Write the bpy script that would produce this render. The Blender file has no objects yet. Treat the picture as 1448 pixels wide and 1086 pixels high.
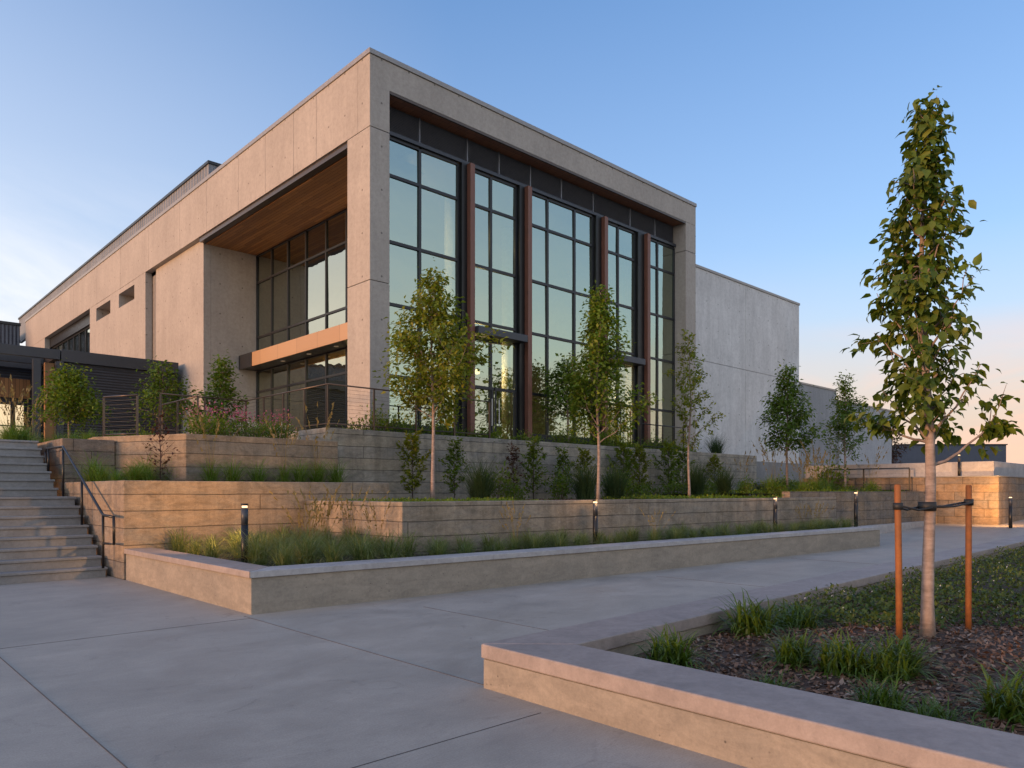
import bpy, math, random
import numpy as np
from mathutils import Vector
R = math.radians
scene = bpy.context.scene
C = scene.collection
rnd = random.Random(7)

# ------------------------------------------------------------------ materials
class NT:
    def __init__(s, name):
        s.m = bpy.data.materials.new(name); s.m.use_nodes = True
        s.t = s.m.node_tree; s.t.nodes.clear()
        s.out = s.n('ShaderNodeOutputMaterial')
    def n(s, typ, props=None, **ins):
        nd = s.t.nodes.new(typ)
        for k, v in (props or {}).items(): setattr(nd, k, v)
        for k, v in ins.items(): s.set(nd, k, v)
        return nd
    def set(s, nd, k, v):
        k = k.replace('_', ' ') if isinstance(k, str) and k.replace('_', ' ') in nd.inputs else k
        if isinstance(k, str) and k[0] == 'i' and k[1:].isdigit(): k = int(k[1:])
        sock = nd.inputs[k]
        if hasattr(v, 'outputs'): v = v.outputs[0]
        if isinstance(v, bpy.types.NodeSocket): s.t.links.new(v, sock)
        else:
            if isinstance(v, tuple) and len(v) == 3 and sock.type == 'RGBA': v = (*v, 1)
            sock.default_value = v
    def math(s, op, a, b=0.0, clamp=False):
        nd = s.n('ShaderNodeMath', {'operation': op, 'use_clamp': clamp}); s.set(nd, 'i0', a); s.set(nd, 'i1', b); return nd
    def mix(s, f, a, b, mode='MIX'):
        nd = s.n('ShaderNodeMix', {'data_type': 'RGBA', 'blend_type': mode}); s.set(nd, 'i0', f); s.set(nd, 'i6', a); s.set(nd, 'i7', b)
        return nd.outputs[2]
    def ramp(s, f, pts):
        nd = s.n('ShaderNodeValToRGB', Fac=f); e = nd.color_ramp.elements
        while len(e) < len(pts): e.new(.5)
        for q, (p, c) in zip(e, pts):
            q.position = p; q.color = (c, c, c, 1) if isinstance(c, (int, float)) else (*c, 1)
        return nd
    def obj(s): return s.n('ShaderNodeTexCoord').outputs['Object']
    def scl(s, v, sc): return s.n('ShaderNodeMapping', Vector=v, Scale=sc)
    def noise(s, v, sc, det=6, rough=.6, dist=0.0):
        return s.n('ShaderNodeTexNoise', Vector=v, Scale=sc, Detail=det, Roughness=rough, Distortion=dist)
    def done(s, col, rough=.7, bump=None, bs=.3, bd=.01, **kw):
        p = s.n('ShaderNodeBsdfPrincipled'); s.set(p, 'Base Color', col); s.set(p, 'Roughness', rough)
        for k, v in kw.items(): s.set(p, k.replace('_', ' '), v)
        if bump is not None:
            b = s.n('ShaderNodeBump', Strength=bs, Distance=bd, Height=bump); s.set(p, 'Normal', b)
        s.set(s.out, 'Surface', p); return s.m

def concrete(name, c1, c2, holes=False, stain=.25, rough=.8, sc=1.0, vert=.13):
    t = NT(name); o = t.obj()
    big = t.noise(o, .45 * sc, 8, .62, .4); fine = t.noise(o, 9 * sc, 5, .7); grain = t.noise(o, 70, 3, .6)
    streak = t.noise(t.scl(o, (1.4, 1.4, 1.4 * vert / .9)), 1.6, 8, .7, .8)
    col = t.mix(t.ramp(big, [(.32, 0), (.68, 1)]), c1, c2)
    dk = t.ramp(streak, [(.42, 1 - stain), (.6, 1.0)])
    col = t.mix(1.0, col, dk, 'MULTIPLY')
    col = t.mix(1.0, col, t.ramp(fine, [(.3, .86), (.6, 1.04)]), 'MULTIPLY')
    col = t.mix(1.0, col, t.ramp(grain, [(.3, .93), (.65, 1.03)]), 'MULTIPLY')
    vor = t.n('ShaderNodeTexVoronoi', Vector=o, Scale=5.5 if sc < 2.2 else 13); pits = t.ramp(vor, [(.035, .55), (.06, 1)] if sc < 2.2 else [(.05, .4), (.13, 1)])
    sel = t.ramp(t.noise(o, 1.3, 2), [(.5, 1), (.56, 0)])
    col = t.mix(1.0, col, t.mix(sel, pits, (1, 1, 1)), 'MULTIPLY')
    h = t.mix(.5, fine.outputs[0], grain.outputs[0])
    if holes:
        x = t.n('ShaderNodeSeparateXYZ', Vector=o); hh = t.math('ADD', x.outputs[0], x.outputs[1])
        a = t.math('SUBTRACT', t.math('FRACT', t.math('MULTIPLY', hh, 1 / .95)), .5)
        b = t.math('SUBTRACT', t.math('FRACT', t.math('ADD', t.math('MULTIPLY', x.outputs[2], 1 / 1.24), .32)), .5)
        a = t.math('MULTIPLY', a, .95); b = t.math('MULTIPLY', b, 1.24)
        d = t.math('SQRT', t.math('ADD', t.math('MULTIPLY', a, a), t.math('MULTIPLY', b, b)))
        k = t.ramp(d, [(.024, .42), (.036, 1)])
        col = t.mix(1.0, col, k, 'MULTIPLY')
        h = t.math('ADD', h, t.math('MULTIPLY', t.ramp(d, [(.02, 0), (.035, 1)]), 2.0))
    return t.done(col, rough, h, .25, .01)

def boardwall(name, tan, grey, cw=1.75, ch=.29, off=0.0):
    t = NT(name); o = t.obj(); x = t.n('ShaderNodeSeparateXYZ', Vector=o)
    wob = t.noise(t.scl(o, (.9, .9, 2.0)), 1.4, 4)
    zz = t.math('ADD', t.math('ADD', x.outputs[2], off), t.math('MULTIPLY', t.math('SUBTRACT', wob, .5), .035))
    v = t.n('ShaderNodeCombineXYZ', X=t.math('ADD', x.outputs[0], x.outputs[1]), Y=zz)
    br = t.n('ShaderNodeTexBrick', {'offset': .37, 'squash': 1.35, 'squash_frequency': 3}, Vector=v, Scale=1.0, Mortar_Size=.009, Mortar_Smooth=.4, Bias=0.0, Brick_Width=cw, Row_Height=ch)
    t.set(br, 'Color1', (0, 0, 0)); t.set(br, 'Color2', (1, 1, 1)); t.set(br, 'Mortar', (.5, .5, .5))
    blot = t.noise(t.scl(o, (.8, .8, 1.8)), 1.5, 8, .66, 1.0)
    grain = t.noise(t.scl(o, (1, 1, 2.0)), 6, 8, .74, .8)
    f = t.math('ADD', t.math('MULTIPLY', br.outputs[0], .30), t.math('MULTIPLY', blot, .95))
    col = t.mix(t.ramp(f, [(.42, 0), (.76, 1)]), grey, tan)
    b2 = t.noise(t.scl(o, (.8, .8, 1.6)), 2.2, 10, .74, 1.2)
    col = t.mix(1.0, col, t.ramp(b2, [(.30, .55), (.46, .92), (.66, 1.18)]), 'MULTIPLY')
    col = t.mix(1.0, col, t.ramp(grain, [(.3, .72), (.62, 1.1)]), 'MULTIPLY')
    fine = t.noise(o, 60, 3); col = t.mix(1.0, col, t.ramp(fine, [(.3, .86), (.65, 1.06)]), 'MULTIPLY')
    wash = t.noise(t.scl(o, (1.6, 1.6, .2)), 2.0, 5, .7)
    col = t.mix(1.0, col, t.ramp(wash, [(.38, .72), (.58, 1)]), 'MULTIPLY')
    # mineral bloom lines: thin pale ragged deposits
    bl = t.noise(t.scl(o, (.7, .7, 4)), 2.2, 9, .75, 2.0); blm = t.math('ABSOLUTE', t.math('SUBTRACT', bl, .5))
    col = t.mix(t.math('MULTIPLY', t.ramp(blm, [(.004, 1), (.014, 0)]), .3), col, (.36, .33, .29))
    mort = t.ramp(br.outputs['Fac'], [(.15, 1), (.8, .34)])
    vary = t.mix(t.ramp(t.noise(o, 1.1, 3), [(.4, 0), (.6, 1)]), mort, (.7, .7, .7))
    col = t.mix(1.0, col, t.mix(.75, vary, mort), 'MULTIPLY')
    h = t.math('SUBTRACT', t.math('ADD', t.math('MULTIPLY', grain, .5), t.math('MULTIPLY', fine, .12)), t.math('MULTIPLY', br.outputs['Fac'], .55))
    return t.done(col, .85, h, .8, .025)

def paving(name, c1, c2):
    t = NT(name); o = t.obj()
    a = t.noise(o, .35, 8, .6, .8); b = t.noise(t.scl(o, (.8, 1.3, 1)), 1.3, 10, .7, .5)
    br = t.noise(t.scl(o, (5, 60, 1)), 2.0, 5, .7, .3); g = t.noise(o, 85, 4, .7)
    col = t.mix(t.ramp(a, [(.3, 0), (.7, 1)]), c1, c2)
    col = t.mix(1.0, col, t.ramp(b, [(.32, .78), (.62, 1.05)]), 'MULTIPLY')
    col = t.mix(1.0, col, t.ramp(br, [(.3, .86), (.7, 1.06)]), 'MULTIPLY')
    col = t.mix(1.0, col, t.ramp(g, [(.3, .80), (.65, 1.08)]), 'MULTIPLY')
    sp = t.noise(o, 2.3, 9, .75, 1.5); col = t.mix(1.0, col, t.ramp(sp, [(.33, .8), (.42, 1)]), 'MULTIPLY')
    vo = t.n('ShaderNodeTexVoronoi', {'feature': 'DISTANCE_TO_EDGE'}, Vector=t.mix(.25, o, t.noise(o, 1.5, 6).outputs['Color']), Scale=.33)
    ck = t.math('MULTIPLY', t.ramp(vo, [(.0012, 1), (.003, 0)]), t.ramp(t.noise(o, .6, 3), [(.5, 0), (.6, 1)]))
    col = t.mix(t.math('MULTIPLY', ck, .16), col, (.12, .11, .10))
    spot = t.n('ShaderNodeTexVoronoi', Vector=o, Scale=1.7); col = t.mix(1.0, col, t.ramp(spot, [(.018, .55), (.03, 1)]), 'MULTIPLY')
    h = t.math('ADD', t.math('MULTIPLY', br, .6), t.math('MULTIPLY', g, .4))
    return t.done(col, t.ramp(b, [(.3, .55), (.7, .75)]), h, .3, .006)

def plain(name, col, rough=.5, metal=0.0, var=.12, sc=6, bump=.0):
    t = NT(name); o = t.obj(); n = t.noise(o, sc, 6, .65)
    c = t.mix(1.0, col, t.ramp(n, [(.3, 1 - var), (.7, 1 + var)]), 'MULTIPLY')
    return t.done(c, t.ramp(n, [(.3, max(rough - .08, .02)), (.7, min(rough + .08, 1))]), n if bump else None, bump, .01, Metallic=metal)

def planks(name, c1, c2, axis, w=.13, rough=.45, ln=2.2):
    t = NT(name); o = t.obj(); x = t.n('ShaderNodeSeparateXYZ', Vector=o)
    al, ac = (x.outputs[1], x.outputs[0]) if axis == 'Y' else (x.outputs[0], x.outputs[1])
    v = t.n('ShaderNodeCombineXYZ', X=al, Y=ac)
    br = t.n('ShaderNodeTexBrick', {'offset': .43}, Vector=v, Scale=1.0, Mortar_Size=.006, Mortar_Smooth=.1, Bias=0.0, Brick_Width=ln, Row_Height=w)
    t.set(br, 'Color1', (0, 0, 0)); t.set(br, 'Color2', (1, 1, 1)); t.set(br, 'Mortar', (0, 0, 0))
    g = t.noise(t.scl(o, (1, 14, 14) if axis == 'X' else (14, 1, 14)), 1.6, 7, .65, .5)
    f = t.math('ADD', t.math('MULTIPLY', br.outputs[0], .65), t.math('MULTIPLY', g, .5))
    col = t.mix(t.ramp(f, [(.2, 0), (.9, 1)]), c1, c2)
    col = t.mix(br.outputs['Fac'], col, tuple(q * .25 for q in c1))
    return t.done(col, rough, t.math('SUBTRACT', 1.0, br.outputs['Fac']), .3, .006)

def corrugated(name, col, horizontal=True, pitch=.09, rough=.45):
    t = NT(name); o = t.obj(); x = t.n('ShaderNodeSeparateXYZ', Vector=o)
    c = x.outputs[2] if horizontal else t.math('ADD', x.outputs[0], x.outputs[1])
    w = t.math('SINE', t.math('MULTIPLY', c, 2 * math.pi / pitch))
    n = t.noise(o, .8, 6); n2 = t.noise(t.scl(o, (.4, .4, 9)), 2, 4)
    cc = t.mix(1.0, col, t.ramp(n, [(.3, .8), (.7, 1.2)]), 'MULTIPLY')
    cc = t.mix(1.0, cc, t.ramp(n2, [(.35, .85), (.6, 1.08)]), 'MULTIPLY')
    return t.done(cc, rough, w, .6, pitch * .16, Metallic=.25)

def glass(name, tint, refl, fac, rough=.0):
    t = NT(name)
    tr = t.n('ShaderNodeBsdfTransparent', Color=tint)
    o = t.obj(); nz = t.noise(o, .55, 3, .5)
    bp = t.n('ShaderNodeBump', Strength=.035, Distance=.3, Height=nz)
    gl = t.n('ShaderNodeBsdfGlossy', Color=refl, Roughness=rough, Normal=bp)
    fr = t.n('ShaderNodeFresnel', IOR=1.5)
    f = t.math('ADD', fac, t.math('MULTIPLY', fr, .75), True)
    mx = t.n('ShaderNodeMixShader', i0=f, i1=tr, i2=gl); t.set(t.out, 'Surface', mx)
    return t.m

def leafmat(name, cols, trans=.35, rough=.5, spec=.3):
    t = NT(name)
    g = t.n('ShaderNodeNewGeometry'); r = g.outputs['Random Per Island']
    pts = [(i / (len(cols) - 1), c) for i, c in enumerate(cols)]
    col = t.ramp(r, pts)
    o = t.obj(); n = t.noise(o, 1.1, 3); col = t.mix(1.0, col, t.ramp(n, [(.3, .75), (.7, 1.25)]), 'MULTIPLY')
    p = t.n('ShaderNodeBsdfPrincipled', Roughness=rough); t.set(p, 'Base Color', col); t.set(p, 'Specular IOR Level', spec)
    tl = t.n('ShaderNodeBsdfTranslucent', Color=t.mix(1.0, col, (1.25, 1.2, .6), 'MULTIPLY'))
    mx = t.n('ShaderNodeMixShader', i0=trans, i1=p, i2=tl); t.set(t.out, 'Surface', mx); return t.m

def emit(name, col, s):
    t = NT(name); e = t.n('ShaderNodeEmission', Color=col, Strength=s); t.set(t.out, 'Surface', e); return t.m

def bark(name, c1, c2):
    t = NT(name); o = t.obj(); n = t.noise(t.scl(o, (5, 5, 26)), 1.0, 6, .7, .5); m = t.noise(o, 9, 6, .7)
    col = t.mix(t.ramp(n, [(.35, 0), (.65, 1)]), c1, c2); col = t.mix(1.0, col, t.ramp(m, [(.3, .65), (.6, 1.1)]), 'MULTIPLY')
    return t.done(col, .85, t.math('ADD', n, m), .5, .006)

M = {}
M['facade'] = concrete('facade_concrete', (.365, .325, .285), (.43, .385, .338), True, .07)
M['wing'] = concrete('wing_concrete', (.58, .565, .55), (.70, .685, .67), True, .13)
M['annex'] = concrete('annex_grey', (.27, .27, .28), (.34, .34, .345), False, .12)
M['annex_pale'] = concrete('annex_pale', (.38, .38, .40), (.46, .46, .47), False, .12)
M['smooth'] = concrete('smooth_cap_concrete', (.36, .34, .34), (.43, .41, .40), False, .18, .65, 1.6, .9)
M['rose'] = concrete('rose_cap_concrete', (.30, .25, .225), (.37, .30, .265), False, .16, .65, 1.6, .9)
M['cast'] = concrete('cast_wall_concrete', (.27, .235, .19), (.35, .295, .23), False, .18, .85, 2.6, 2.6)
M['step'] = concrete('step_concrete', (.22, .215, .21), (.28, .275, .27), False, .14, .8, 2.0, .9)
M['board'] = boardwall('board_marked_concrete', (.345, .25, .165), (.25, .215, .175), 5.5)
M['board_low'] = boardwall('board_marked_low', (.34, .26, .18), (.27, .235, .195), 6.5, .26, .05)
M['board_grey'] = boardwall('board_marked_grey', (.40, .35, .27), (.32, .305, .275), 6.0, .31, .1)
M['block'] = boardwall('stone_block', (.28, .19, .115), (.19, .16, .135), .95, .3, .02)
M['pave'] = paving('pavement_concrete', (.35, .31, .262), (.435, .382, .322))
M['joint'] = plain('joint_filler', (.10, .085, .075), .9)
M['soil'] = plain('dark_soil', (.035, .025, .018), 1.0, 0, .4, 20, .6)
M['mulchbase'] = plain('mulch_base', (.075, .042, .028), 1.0, 0, .5, 30, .8)
M['earth'] = plain('open_ground', (.09, .085, .06), 1.0, 0, .3, .3)
M['dark'] = plain('dark_steel', (.025, .027, .032), .4, .3)
M['darkmetal'] = plain('charcoal_metal', (.05, .054, .064), .45, .3)
M['black'] = plain('black_powder_coat', (.012, .012, .013), .38, .2)
M['bronze'] = plain('bronze_rail', (.10, .075, .06), .35, .6)
M['louver'] = plain('louver_slats', (.20, .205, .23), .5, .3)
M['corr_dark'] = corrugated('corrugated_charcoal', (.035, .036, .042), True, .11)
M['corr_roof'] = corrugated('ribbed_zinc', (.16, .165, .18), False, .32, .5)
M['coping'] = plain('grey_coping', (.30, .275, .255), .45, .4)
M['finred'] = plain('rust_red_fin', (.18, .075, .048), .5, 0, .12, 4)
M['fascia'] = planks('copper_fascia', (.40, .235, .12), (.47, .28, .145), 'Y', 3.0, .42, 1.55)
M['soffit'] = planks('cedar_soffit', (.22, .09, .028), (.40, .18, .055), 'Y')
M['soffit_f'] = planks('cedar_soffit_front', (.25, .10, .055), (.33, .14, .075), 'X', .3, .45, .35)
M['glass'] = glass('facade_glass', (.34, .44, .40), (.74, .92, .85), .40)
M['glass_w'] = glass('west_glass', (.12, .165, .13), (.95, .98, .85), .42)
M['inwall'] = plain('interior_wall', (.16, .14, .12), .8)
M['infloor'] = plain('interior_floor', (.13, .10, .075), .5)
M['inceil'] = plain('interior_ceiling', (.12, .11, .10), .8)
M['incol'] = plain('interior_column_white', (.62, .60, .56), .6)
M['inwood'] = plain('interior_timber', (.32, .16, .06), .5)
M['stake'] = plain('stained_stake', (.25, .085, .02), .7, 0, .25, 14, .3)
M['strap'] = plain('rubber_strap', (.015, .015, .016), .6)
M['bark'] = bark('pale_bark', (.23, .17, .14), (.36, .28, .24))
M['bark_s'] = bark('brown_bark', (.13, .09, .07), (.23, .17, .13))
M['twig'] = bark('dark_twig', (.05, .032, .028), (.09, .05, .045))
M['lamp'] = emit('warm_lamp', (1, .62, .34), .8)
M['pendant'] = emit('pendant_glow', (1, .6, .25), 2.0)
M['skyrefl'] = emit('sky_reflection_glow', (1, .76, .46), .34)  # emission standing in for bright sky mirrored in the pavilion panes
M['lf_fore'] = leafmat('leaf_pear', [(0.065, 0.111, 0.013), (0.117, 0.169, 0.02), (0.085, 0.13, 0.015), (0.195, 0.208, 0.031)], .35, .5, .3)
M['lf_olive'] = leafmat('leaf_olive', [(0.121, 0.171, 0.016), (0.209, 0.248, 0.026), (0.165, 0.209, 0.02), (0.319, 0.286, 0.04)], .45)
M['lf_mid'] = leafmat('leaf_mid', [(0.081, 0.15, 0.014), (0.144, 0.222, 0.022), (0.106, 0.18, 0.018), (0.237, 0.264, 0.03)], .42)
M['lf_dark'] = leafmat('leaf_dark', [(0.058, 0.12, 0.016), (0.111, 0.186, 0.022), (0.078, 0.15, 0.018), (0.169, 0.216, 0.03)], .4)
M['lf_cover'] = leafmat('leaf_ground_cover', [(0.041, 0.072, 0.017), (0.088, 0.13, 0.026), (0.061, 0.098, 0.022), (0.149, 0.163, 0.054)], .3)
M['lf_red'] = leafmat('leaf_plum', [(.05, .022, .022), (.09, .03, .028), (.07, .05, .02), (.11, .045, .03)], .35)
M['lf_grey'] = leafmat('leaf_sage', [(.06, .08, .05), (.09, .11, .06), (.10, .12, .07)], .35)
M['gr_pale'] = leafmat('grass_pale', [(0.117, 0.163, 0.056), (0.182, 0.234, 0.081), (0.143, 0.195, 0.062), (0.312, 0.312, 0.15)], .4)
M['gr_mid'] = leafmat('grass_mid', [(0.1, 0.204, 0.024), (0.163, 0.264, 0.039), (0.125, 0.228, 0.031), (0.25, 0.288, 0.077)], .4)
M['gr_dark'] = leafmat('grass_dark', [(0.035, 0.07, 0.029), (0.063, 0.105, 0.039), (0.049, 0.084, 0.036)], .35)
M['gr_lirio'] = leafmat('grass_liriope', [(0.053, 0.098, 0.012), (0.097, 0.164, 0.018), (0.074, 0.128, 0.014), (0.15, 0.202, 0.033)], .3, .4, .4)
M['seed'] = leafmat('seed_heads', [(.20, .155, .06), (.28, .22, .10), (.24, .18, .08)], .4)
M['pink'] = leafmat('pink_bloom', [(0.4, 0.09, 0.2), (0.52, 0.15, 0.28), (0.32, 0.06, 0.15)], .3)
M['white'] = leafmat('white_bloom', [(.55, .55, .52), (.65, .65, .60)], .3)
M['chip'] = leafmat('bark_chips', [(0.09, 0.042, 0.024), (0.18, 0.09, 0.05), (0.27, 0.16, 0.11), (0.12, 0.055, 0.032), (0.36, 0.27, 0.21)], .0, .9, .2)

# ------------------------------------------------------------------ builders
class MB:
    def __init__(s): s.v = []; s.f = []
    def prism_y(s, poly, y0, y1):                   # outline in x, z extruded along y
        n = len(poly); b = len(s.v)
        s.v += [(x, y0, z) for x, z in poly] + [(x, y1, z) for x, z in poly]
        s.f.append(tuple(b + i for i in range(n))); s.f.append(tuple(b + n + i for i in reversed(range(n))))
        for i in range(n):
            j = (i + 1) % n; s.f.append((b + j, b + i, b + n + i, b + n + j))
        return s
    def box(s, x0, y0, z0, x1, y1, z1):
        x0, x1 = sorted((x0, x1)); y0, y1 = sorted((y0, y1)); z0, z1 = sorted((z0, z1)); b = len(s.v)
        s.v += [(x0, y0, z0), (x1, y0, z0), (x1, y1, z0), (x0, y1, z0), (x0, y0, z1), (x1, y0, z1), (x1, y1, z1), (x0, y1, z1)]
        s.f += [tuple(b + i for i in q) for q in ((0, 3, 2, 1), (4, 5, 6, 7), (0, 1, 5, 4), (1, 2, 6, 5), (2, 3, 7, 6), (3, 0, 4, 7))]
        return s
    def prism(s, poly, z0, z1):                     # poly counter-clockwise, z may be per-vertex lists
        n = len(poly); b = len(s.v)
        zb = z0 if isinstance(z0, (list, tuple)) else [z0] * n; zt = z1 if isinstance(z1, (list, tuple)) else [z1] * n
        s.v += [(x, y, z) for (x, y), z in zip(poly, zb)] + [(x, y, z) for (x, y), z in zip(poly, zt)]
        s.f.append(tuple(b + i for i in reversed(range(n)))); s.f.append(tuple(b + n + i for i in range(n)))
        for i in range(n):
            j = (i + 1) % n; s.f.append((b + i, b + j, b + n + j, b + n + i))
        return s
    def sheet(s, poly, z):
        b = len(s.v); s.v += [(x, y, z) if not isinstance(z, (list, tuple)) else (x, y, z[i]) for i, (x, y) in enumerate(poly)]
        s.f.append(tuple(range(b, b + len(poly)))); return s
    def tube(s, pts, rad, n=8, cap=True):
        pts = [Vector(p) for p in pts]; rad = rad if isinstance(rad, (list, tuple)) else [rad] * len(pts); b = len(s.v)
        prev = None
        for i, p in enumerate(pts):
            d = (pts[min(i + 1, len(pts) - 1)] - pts[max(i - 1, 0)]).normalized()
            u = (Vector((1, 0, 0)) if abs(d.x) < .8 else Vector((0, 1, 0))) if prev is None else prev
            u = (u - d * u.dot(d)).normalized(); w = d.cross(u); prev = u
            for k in range(n):
                a = 2 * math.pi * (k + .5) / n; q = p + (u * math.cos(a) + w * math.sin(a)) * rad[i]; s.v.append(tuple(q))
        for i in range(len(pts) - 1):
            for k in range(n):
                k2 = (k + 1) % n; s.f.append((b + i * n + k, b + i * n + k2, b + (i + 1) * n + k2, b + (i + 1) * n + k))
        if cap:
            s.f.append(tuple(b + k for k in reversed(range(n)))); e = b + (len(pts) - 1) * n; s.f.append(tuple(e + k for k in range(n)))
        return s
    def build(s, name, m, parent=None, bevel=0, smooth=False):
        me = bpy.data.meshes.new(name); me.from_pydata(s.v, [], s.f); me.materials.append(M[m] if isinstance(m, str) else m)
        if smooth: me.polygons.foreach_set('use_smooth', [True] * len(me.polygons))
        o = bpy.data.objects.new(name, me); C.objects.link(o)
        if parent is not None:
            o.parent = parent; o.location = -parent.location if parent.get('_w') else (0, 0, 0)
        if bevel:
            md = o.modifiers.new('edge', 'BEVEL'); md.width = bevel; md.segments = 2; md.limit_method = 'ANGLE'
        return o
def box(*a): return MB().box(*a)

def root(name, label, cat, loc, group=None, world=True):
    o = bpy.data.objects.new(name, None); o.empty_display_size = .2; C.objects.link(o); o.location = loc
    o['label'] = label; o['category'] = cat
    o['kind'] = 'thing'
    if world: o['_w'] = 1
    if group: o['group'] = group
    return o
def tag(o, label, cat, group=None):
    o['label'] = label; o['category'] = cat
    if group: o['group'] = group
    return o
def struct(name, mb, m, bevel=0):
    o = mb.build(name, m, None, bevel); o['kind'] = 'structure'; return o
def dup(r, loc, rz=0.0, sc=1.0, label=None, group=None):
    c = r.copy(); C.objects.link(c); c.location = loc; c.rotation_euler = (0, 0, rz)
    c.scale = (sc, sc, sc) if isinstance(sc, (int, float)) else sc
    if label: c['label'] = label
    if group: c['group'] = group
    for ch in list(r.children):
        d = ch.copy(); C.objects.link(d); d.parent = c
    return c

def npmesh(name, V, F, m, parent=None, smooth=True):
    me = bpy.data.meshes.new(name); me.from_pydata(V.tolist(), [], F); me.materials.append(M[m])
    if smooth: me.polygons.foreach_set('use_smooth', [True] * len(me.polygons))
    o = bpy.data.objects.new(name, me); C.objects.link(o)
    if parent is not None: o.parent = parent
    return o
LEAF4 = (np.array([(0, 0, 0), (.3, .42, .1), (0, 1, -.08), (-.3, .42, .1)]), [(0, 1, 2), (0, 2, 3)])
LEAF8 = (np.array([(0, 0, 0), (.27, .25, .06), (-.27, .25, .06), (0, .3, -.02), (.30, .58, .02), (-.30, .58, .02), (0, .64, -.10), (0, 1, -.34)]),
         [(0, 1, 3), (0, 3, 2), (3, 1, 4, 6), (2, 3, 6, 5), (6, 4, 7), (5, 6, 7)])
DIA = (np.array([(-.5, 0, 0), (0, -.28, 0), (.5, 0, .05), (0, .28, 0)]), [(0, 1, 2, 3)])
def unit(a): return a / np.maximum(np.linalg.norm(a, axis=1, keepdims=True), 1e-9)
def scatter(P, D, size, tmpl, rs, up=None):
    """place one leaf template at each point P, growing along D"""
    T, F = tmpl; n = len(P); D = unit(D); size = np.broadcast_to(size, n)
    U = rs.normal(size=(n, 3)) if up is None else up + rs.normal(size=(n, 3)) * .35
    X = unit(np.cross(D, U)); Z = np.cross(X, D)
    V = P[:, None, :] + size[:, None, None] * (T[None, :, 0:1] * X[:, None] + T[None, :, 1:2] * D[:, None] + T[None, :, 2:3] * Z[:, None])
    k = len(T); faces = [tuple(i * k + q for q in f) for i in range(n) for f in F]
    return V.reshape(-1, 3), faces

def make_tree(name, label, cat, loc, seed, H, clear, r0, prof, nb, nleaf, lsize, leaf, bk, up=.9, tmpl=LEAF4, droop=.3, extra=(), group=None, lean=0.0, clump=.16):
    """young tree: tapered trunk, upswept limbs with twigs, leaf sized faces along them. prof(t) = crown radius at height share t"""
    rs = np.random.RandomState(seed); t = root(name, label, cat, loc, group, False)
    mb = MB(); ph = rs.rand() * 6
    def axis(z): return np.array([lean * z + .02 * math.sin(z * 1.3 + ph) * min(z, 1.5), .02 * math.sin(z * 1.7 + ph * 2) * min(z, 1.5), z])
    zs = np.linspace(0, H * .97, 14)
    rad = lambda z: max(r0 * (1 - z / H) ** .8, .006)
    mb.tube([tuple(axis(z)) for z in zs], [rad(z) * (1.25 if i == 0 else 1) for i, z in enumerate(zs)], 9)
    P = []; W = []
    limbs = []
    for i in range(nb):
        f = (i + .5) / nb; z = clear + (H - clear) * (f ** .92) * .96; a = i * 2.39996 + rs.normal() * .35
        limbs.append((z, a, prof(min(1, (z - clear) / (H - clear) + .12)) * (rs.uniform(.6, 1.02) if rs.rand() < .84 else rs.uniform(1.08, 1.28)), up + rs.normal() * .12))
    for li, (z, a, L, e) in enumerate(list(limbs) + list(extra)):
        far_only = li >= len(limbs)
        L = max(L, .08); b = axis(z); pts = [b]; n = 6
        for k in range(1, n + 1):
            s = k / n; rr = L * s; zz = L * math.tan(min(e, 1.25)) * (s ** 1.25) * .8
            pts.append(b + np.array([math.cos(a) * rr, math.sin(a) * rr, zz]) + rs.normal(size=3) * L * .03)
        r1 = min(rad(z) * .45, .012 + L * .008); mb.tube([tuple(p) for p in pts], [max(r1 * (1 - .85 * k / n), .003) for k in range(n + 1)], 5, False)
        pts = np.array(pts); seg = 14
        for k in range(seg):
            s = .18 + .82 * (k + rs.rand()) / seg
            if far_only: s = .62 + .38 * s
            i0 = min(int(s * n), n - 1); p = pts[i0] + (pts[i0 + 1] - pts[i0]) * (s * n - i0)
            P.append(p); W.append((.35 + s) * (.3 + L))
        for k in range(2 + int(L * 4)):
            s = rs.uniform(.75 if far_only else .3, .97); i0 = min(int(s * n), n - 1); p = pts[i0]
            d = np.array([math.cos(a), math.sin(a), 0]) * .5 + rs.normal(size=3) * .6 + np.array([0, 0, .5]); d /= np.linalg.norm(d)
            l2 = L * rs.uniform(.2, .42) + .08; q = p + d * l2
            mb.tube([tuple(p), tuple((p + q) / 2 + rs.normal(size=3) * .02), tuple(q)], [.005, .004, .002], 4, False)
            for w in (.4, .65, .85, 1.0): P.append(p + (q - p) * w); W.append((.5 + w) * (.25 + L * .8))
    for z in np.linspace(clear + (H - clear) * .55, H, 16): P.append(axis(z)); W.append(.35)
    P = np.array(P); W = np.array(W); idx = rs.choice(len(P), nleaf, p=W / W.sum())
    Q = P[idx] + rs.normal(size=(nleaf, 3)) * clump * np.array([1, 1, .8])
    ax = np.array([axis(max(z, 0)) for z in Q[:, 2]]); out = unit(Q - ax + 1e-4)
    D = out * .8 + rs.normal(size=(nleaf, 3)) * .55; D[:, 2] += -droop * 2 + .3
    V, F = scatter(Q, D, lsize * rs.uniform(.65, 1.2, nleaf), tmpl, rs, np.array([0, 0, 1.0]) + out * .6)
    mb.build('trunk', bk, t, 0, True); npmesh('crown', V, F, leaf, t)
    return t

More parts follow.
